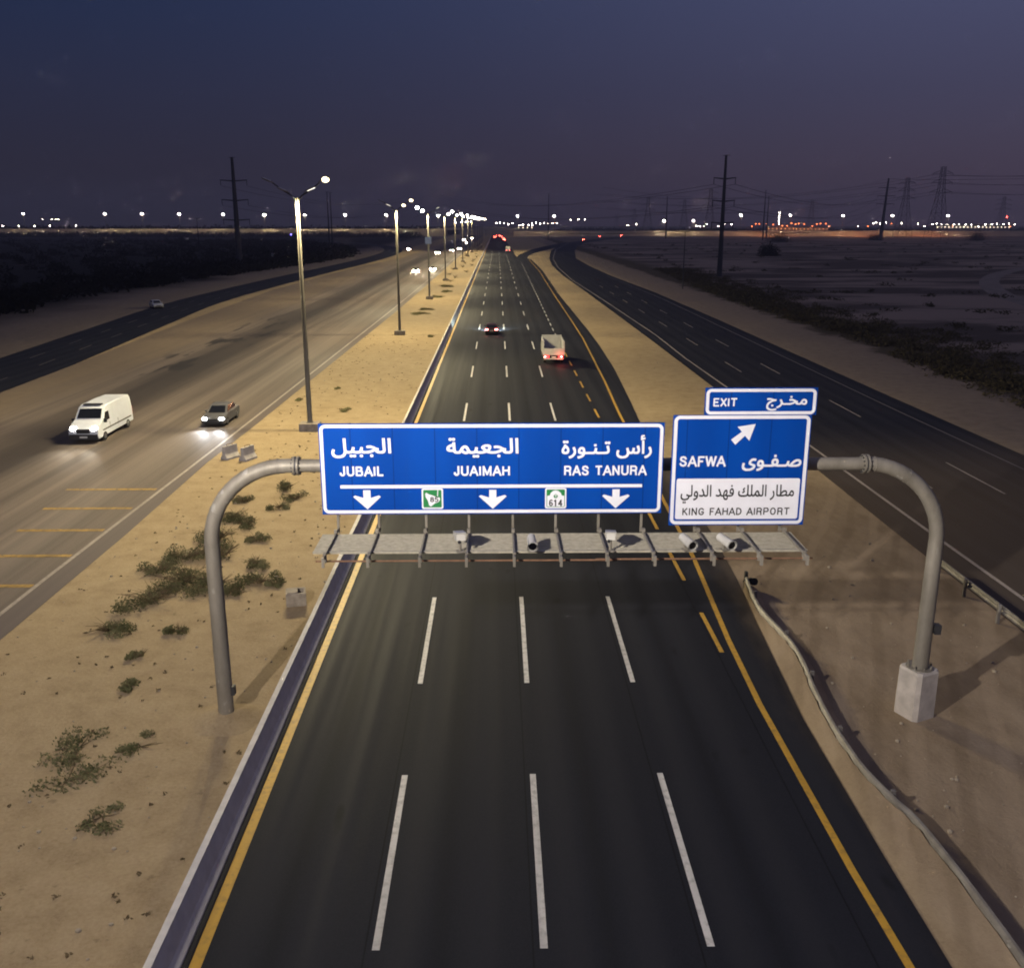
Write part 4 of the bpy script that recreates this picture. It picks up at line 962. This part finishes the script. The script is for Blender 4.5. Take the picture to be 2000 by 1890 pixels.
def lattice(x, y, h, label, w=5.5, arm=7.5):
    t = thing('lattice_tower', label, 'lattice tower', (x,y,0))
    b = MB(); lv = [0,.2,.38,.54,.68,.8,.9,1]; wd = [w,w*.78,w*.58,w*.42,w*.3,w*.25,w*.22,w*.2]
    th = max(.11, h*.003)
    cs = [[Vector((sx*k,sy*k,z*h)) for sx,sy in ((-1,-1),(1,-1),(1,1),(-1,1))] for z,k in zip(lv,wd)]
    for a, c in zip(cs, cs[1:]):
        for i in range(4):
            b.tube([a[i],c[i]], th, 4); b.tube([a[i],c[(i+1)%4]], th*.6, 4); b.tube([a[(i+1)%4],c[i]], th*.6, 4); b.tube([c[i],c[(i+1)%4]], th*.6, 4)
    b.build('body', M['lattice'], t)
    for z in (.66,.79,.91):
        c = MB(); k = w*.28
        for s in (-1,1):
            tip = Vector((s*arm*(1.1 if z < .7 else 1),0,z*h))
            for yy_ in (-1,1): c.tube([(s*k,yy_*k,z*h),tip], th*.7, 4); c.tube([(s*k*.9,yy_*k,z*h+h*.045),tip], th*.6, 4)
            c.tube([tip, tip-Vector((0,0,h*.035))], th*.6, 4)
        c.build('crossarm', M['lattice'], t)
    return t
lattice(409,900,65,'largest lattice tower, left of the right picture edge', 8.5, 9.5)
lattice(440,1050,62,'lattice tower close behind the largest one', 8, 9)
lattice(729,1400,52,'lattice tower nearest the right edge with a red warning light', 8, 11)
lattice(420,1300,45,'small lattice tower right of the orange plant', 7, 8)
lattice(201,1300,49,'lattice tower left of the two thin poles, above the dark field', 7.5, 9)
lattice(288,1500,50,'lattice tower left of the tall right pole', 7.5, 9)
lattice(262,1200,56,'lattice tower just behind the tall right pole', 7.5, 9)
lattice(268,1900,43,'far lattice tower above the exit road tail lights', 7, 9)
lattice(283,2300,36,'farthest faint lattice tower above the exit road', 7, 9)
def cable(p, q, sag, label, r=.05):
    p, q = Vector(p), Vector(q); b = MB()
    pts = [p.lerp(q, k/18)-Vector((0,0,sag*4*(k/18)*(1-k/18))) for k in range(19)]
    b.tube(pts, r, 5); tag(b.build('power_cable', M['wire']), label, 'power cable', 'power cables between the pylons')
CL = 'thin dark power cable slung between pylons over the right field'
for k, z in enumerate((26.3,20.0,13.8)):
    for s in (-1,1):
        cable((66.5+s*3.1,287,z), (-40+s*4,760,z+10), 7, 'thin dark power cable crossing high over the road from the tall right pole', .05)
        cable((66.5+s*3.1,287,z), (351.5+s*7.5,882,(44,37,30)[k]), 9, 'thin dark power cable from the tall right pole to the leaning pole', .07)
for z, zz in ((58,60),(51,52),(43,44)):
    for s in (-1,1):
        cable((409+s*9,900,z), (560+s*9,700,zz+8), 8, 'thin dark power cable from the largest lattice tower towards the right edge', .10)
        cable((409+s*9,900,z), (120+s*9,1150,z-10), 12, 'thin dark power cable from the largest lattice tower over the field', .10)
cable((352,882,53.5),(700,640,74), 10, 'top cable rising from the leaning pole to the right edge', .10)
cable((352,882,53.5),(75,700,40), 12, 'top cable running left from the leaning pole', .08)
for z in (27.6,21.2,14.7):
    for s in (-1,1): cable((-89.8+s*4.4,338,z), (-60+s*4.4,700,z+6), 6, 'thin dark power cable from the left pole over the old road', .05)

# ------------------------------------------------------------------ far embankment, overpass, lamps, plant
def berm(name, x0, x1, label, h=8.6, y=1200, w=13, slope=16):
    b = MB(); n = 40; vs = []
    for i in range(n+1):
        x = lerp(x0, x1, i/n); j = random.uniform(-.5,.5)
        vs += [(x,y-w/2-slope+j,-.1),(x,y-w/2,h+j*.15),(x,y+w/2,h),(x,y+w/2+slope,-.1)]
    b.add(vs, [(i*4+k,(i+1)*4+k,(i+1)*4+k+1,i*4+k+1) for i in range(n) for k in range(3)]+[(0,1,2,3),(n*4+3,n*4+2,n*4+1,n*4)])
    o = b.build(name, M['soil']); return tag(o, kind='structure')
berm('embankment_terrain', -1100, -62, ''); berm('embankment_terrain', 20, 1300, '', 6)
ov = thing('overpass', 'low concrete overpass crossing the road at the vanishing point', 'overpass', (-20,1200,0))
b = MB(); b.box(-48,48,-7,7,7.2,8.7); b.build('deck', M['concrete'], ov)
for y in (-6.9,6.7):
    b = MB(); b.box(-48,48,y,y+.25,8.7,9.6); b.build('parapet', M['concrete'], ov)
for x in (-24,6):
    b = MB(); b.box(x-.7,x+.7,-6,6,0,7.2); b.build('pier', M['concrete'], ov)
far_light = lamp_light(2800, (1,.80,.55)); far_light.shadow_soft_size = .5
def far_lamp(x, z, y, label, lm, group, light=True, size=.75, base=8.6):
    t = thing('far_lamp', label, 'lamp post', (x,y,base), 0, group); h = z-base
    b = MB(); b.tube([(0,0,0),(0,0,h-.2)], [.22,.13], 8); b.build('pole', M['pole'], t, 40)
    b = MB(); b.ball((-.35,0,h+.2), (size,.5,size*.7), 10, 6); b.ball((.55,0,h-.1), (size*.8,.5,size*.55), 10, 6); b.build('lamp_head', M[lm], t, 60)
    if light:
        o = bpy.data.objects.new('luminaire_light', far_light); COL.objects.link(o); o.parent = t; o.location = (0,-4,h-.6)
nth = ['first','second','third','fourth','fifth','sixth','seventh','eighth','ninth','tenth']
for i, (x,z) in enumerate([(-574,26.0),(-476,26.0),(-431,26.0),(-386,26.0),(-333,25.4),(-283,24.7),(-234,24.7),(-185,24.7),(-135,24.7),(-72,24.1)]):
    far_lamp(x, z, 1194, nth[i]+' lamp from the left edge along the far embankment', 'farlamp', 'lamps on the far embankment')
for i, (x,z) in enumerate([(25,23.5),(70,23.5),(205,17.8),(241,17.8),(299,24.7),(360,24.4),(425,24.1),(486,24.1),(555,24.1)]):
    far_lamp(x, z, 1194, nth[i]+' lamp to the right of the overpass on the far embankment', 'farlamp', 'lamps on the far embankment', True, .75, 6)
def mast_lamp(name, x, z, y, lm, label, group, r=.8):
    b = MB(); b.tube([(x,y,0),(x,y,z-.3)], [.2,.12], 6, 0); b.ball((x,y-.4,z), (r,r*.7,r*.7), 8, 5, 1)
    tag(b.build(name, [M['lattice'], M[lm]], None, 60), label, 'lamp', group)
for x,z in [(-754,10.9),(-730,10.9),(-706,10.9),(-683,11.3),(-643,11.7),(-693,20.9),(-679,20.8),(-673,20.8),(-669,20.8)]:
    mast_lamp('yard_lamp', x*1150/1500, 15.4+(z-15.4)*1150/1500, 1150, 'fwhite', 'small white lamp glowing low behind the left scrub', 'white lamps behind the left scrub', .55 if z < 15 else .3)
for x,z in [(-1,15.2),(5,16.1),(12,15.2),(20,13.4),(27,15.2),(39,11.7),(45,12.4),(50,11.7),(55,12.2),(62,11.7),(61,15.2),(68,15.7),(75,14.3),(82,15.2),(89,14.3),(97,15.2),(104,15.2),(128,20.6),(142,21.5),(153,21.5),(-72,16.1),(-63,16.6),(-54,17.0),(-46,17.5)]:
    mast_lamp('yard_lamp', x, z, 1700, 'fwhite', 'small white lamp among the far lights around the vanishing point', 'white lamps around the vanishing point', .7)
for x,z in [(420,10.2),(426,14.0),(432,14.0),(444,14.0),(455,13.0),(464,15.2),(470,11.2),(478,11.0),(485,15.2),(492,13.6),(497,14.4),(506,13.6),(520,10.8),(527,13.8),(533,14.4),(542,14.4),(548,10.4),(612,10.2),(651,14.4),(753,11.0),(849,9.9)]:
    mast_lamp('plant_lamp', x, z, 1600, 'orange', 'small orange lamp glowing in the far industrial plant', 'orange plant lamps', .95)
for x,z in [(596,9.9),(621,15.2),(625,16.5),(632,14.4),(642,16.1),(667,15.2),(695,14.0),(706,10.2),(719,13.6),(726,14.4),(734,13.6),(743,13.1),(755,13.0),(763,13.6),(774,13.0),(784,12.7),(796,9.9),(807,13.1),(818,13.6),(826,14.0),(837,13.6),(846,14.4),(856,13.6),(328,11.0),(334,10.2),(340,10.2),(345,13.6),(364,10.4),(375,14.4),(386,13.6),(215,11.9),(229,13.6)]:
    mast_lamp('yard_lamp', x, z, 1600, 'fwhite', 'small white lamp in the far row of lights on the right horizon', 'white lamps on the right horizon', .62)
t = thing('chimney', 'thin chimney with white lights stacked above the orange plant', 'chimney', (464,1600,0))
b = MB(); b.tube([(0,0,0),(0,0,32)], [.9,.5], 10); b.build('stack', M['lattice'], t, 40)
for z in (14.4,18.6,22.8,27,31.2):
    b = MB(); b.ball((0,-.9,z), .55, 8, 5); b.build('lamp', M['fwhite'], t, 60)
def shed(x0, x1, y, d, h, label, wallm, band):
    t = thing('industrial_shed', label, 'shed', ((x0+x1)/2, y, 0)); w = (x1-x0)/2
    b = MB(); b.prism([(-w,0),(w,0),(w,h),(0,h+w*.03+.6),(-w,h)], 0, d); b.build('wall', M[wallm], t)
    b = MB(); b.panel([(-w-.4,-.4,h+.05),(0,-.4,h+w*.03+.68),(0,d+.4,h+w*.03+.68),(-w-.4,d+.4,h+.05)], .1); b.panel([(0,-.4,h+w*.03+.68),(w+.4,-.4,h+.05),(w+.4,d+.4,h+.05),(0,d+.4,h+w*.03+.68)], .1); b.build('roof', M['roof'], t)
    b = MB(); n = max(3, int(w/3)); 
    for i in range(n):
        cx = lerp(-w+1.5, w-1.5, i/(n-1)); b.box(cx-.9,cx+.9,-.06,.02,h*.62,h*.80)
    b.build('window_band', M[band], t)
shed(36,62,1690,20,11,'lit low building among the white lights right of the vanishing point','wall','litwall')
shed(745,870,1640,25,12.4,'long low lit shed on the right horizon','wall','litwall')
shed(455,500,1630,30,9,'orange lit plant building behind the mound of bushes','wall','litoj')
shed(505,560,1640,20,8,'orange lit plant building right of the chimney','wall','litoj')
ol_ = bpy.data.lights.new('plant_glow', 'POINT'); ol_.energy = 50000; ol_.color = (1,.36,.12); ol_.shadow_soft_size = 3
for x, y in ((470,1560),(530,1570),(330,1150),(430,1150),(520,1150)):
    o = bpy.data.objects.new('plant_glow', ol_); COL.objects.link(o); o.location = (x,y,20)
b = MB(); b.tube([(0,0,0),(0,0,14)], [.15,.1], 6, 0); b.ball((0,-.2,14.2), .6, 8, 5, 1)
o = b.build('warning_light', [M['lattice'], M['redlamp']], None, 60); o.location = (652,1240,8.6); tag(o, 'red warning lamp on a short mast below the rightmost lattice tower', 'warning lamp')
b = MB(); b.tube([(0,0,0),(0,0,5)], [.1,.07], 6, 0); b.ball((0,-.2,5.2), .5, 8, 5, 1)
o = b.build('beacon', [M['lattice'], M['bluelamp']], None, 60); o.location = (-190,900,0); tag(o, 'small blue beacon in the scrub left of the first street lamp', 'beacon')
# road sign posts near the left slip road
t = thing('sign_post', 'small pale sign post on the sand before the two thin poles', 'sign post', (-92,398,0))
b = MB(); b.tube([(0,0,0),(0,0,3)], .06, 6); b.build('post', M['pole'], t)
b = MB(); b.box(-.6,.6,-.06,-.02,2.2,3.6); b.build('sign_plate', M['signback'], t)

# ------------------------------------------------------------------ sky, camera, render
w = bpy.data.worlds.new('World'); SC.world = w; w.use_nodes = True; nt = w.node_tree
bg = nt.nodes['Background']
tc = nt.nodes.new('ShaderNodeTexCoord'); sx = nt.nodes.new('ShaderNodeSeparateXYZ'); nt.links.new(tc.outputs['Generated'], sx.inputs[0])
el = sx.outputs[2]
left = ramp(nt, el, [(0., (.022,.020,.034)), (.05, (.023,.022,.040)), (.12, (.020,.024,.054)), (.20, (.014,.024,.066)), (.45, (.05,.06,.12)), (1., (.11,.112,.18))])
right = ramp(nt, el, [(0., (.052,.038,.063)), (.05, (.056,.044,.080)), (.12, (.055,.053,.106)), (.20, (.066,.072,.148)), (.45, (.14,.13,.20)), (1., (.12,.12,.19))])
az = smooth(nt, sx.outputs[0], -.48, .66)
sky = mix(nt, az, left, right)
n_ = noise(nt, tc.outputs['Generated'], 2.2, 5, .55)
sky = mix(nt, .10, sky, ramp(nt, n_, [(.3, (.80,.80,.84)), (.7, (1.18,1.16,1.16))]), 'MULTIPLY')
ns = nt.nodes.new('ShaderNodeTexSky'); ns.sky_type = 'NISHITA'; ns.sun_disc = False; ns.sun_elevation = R(-4); ns.sun_rotation = R(60)
sky = mix(nt, 1., sky, mix(nt, 1., ns.outputs[0], (.05,.05,.05), 'MULTIPLY'), 'ADD')
nt.links.new(sky, bg.inputs['Color']); bg.inputs['Strength'].default_value = 1.

HAZE = True
if HAZE:
    b = MB(); b.box(-2000,2000,-250,2600,-1,80); hz = b.build('haze', M['black']); tag(hz, kind='stuff')
    m = bpy.data.materials.new('haze'); m.use_nodes = True; nt = m.node_tree
    nt.nodes.remove(nt.nodes['Principled BSDF']); v = nt.nodes.new('ShaderNodeVolumePrincipled')
    v.inputs['Color'].default_value = (.85,.82,.88,1); v.inputs['Density'].default_value = .00030; v.inputs['Anisotropy'].default_value = .4
    nt.links.new(v.outputs[0], nt.nodes['Material Output'].inputs['Volume']); m.cycles.homogeneous_volume = True
    hz.data.materials[0] = m
    # only the dusk sky is scattered by the air: lamp glow in it is far too faint for the sampling and comes out as blotches
    lk = bpy.data.collections.new('lit_by_lamps'); lk.objects.link(hz); lk.collection_objects[0].light_linking.link_state = 'EXCLUDE'
    for o in SC.objects:
        if o.type == 'LIGHT': o.light_linking.receiver_collection = lk

cam = bpy.data.cameras.new('camera'); co = bpy.data.objects.new('camera', cam); COL.objects.link(co); SC.camera = co
co.location = (0,0,15.4); co.rotation_euler = (R(90-15.5), 0, R(-.88))
cam.sensor_width = 36; cam.lens = 36*1836/2000; cam.clip_end = 9000; cam.clip_start = .3
SC.view_settings.view_transform = 'Standard'; SC.view_settings.look = 'None'; SC.view_settings.exposure = 0; SC.view_settings.gamma = 1
SC.render.engine = 'CYCLES'; cy = SC.cycles
cy.use_denoising = True; cy.max_bounces = 5; cy.diffuse_bounces = 2; cy.glossy_bounces = 2; cy.transmission_bounces = 2; cy.volume_bounces = 0; cy.transparent_max_bounces = 4
cy.sample_clamp_indirect = .25; cy.use_light_tree = True; cy.caustics_reflective = False; cy.caustics_refractive = False
cy.filter_width = 1.9
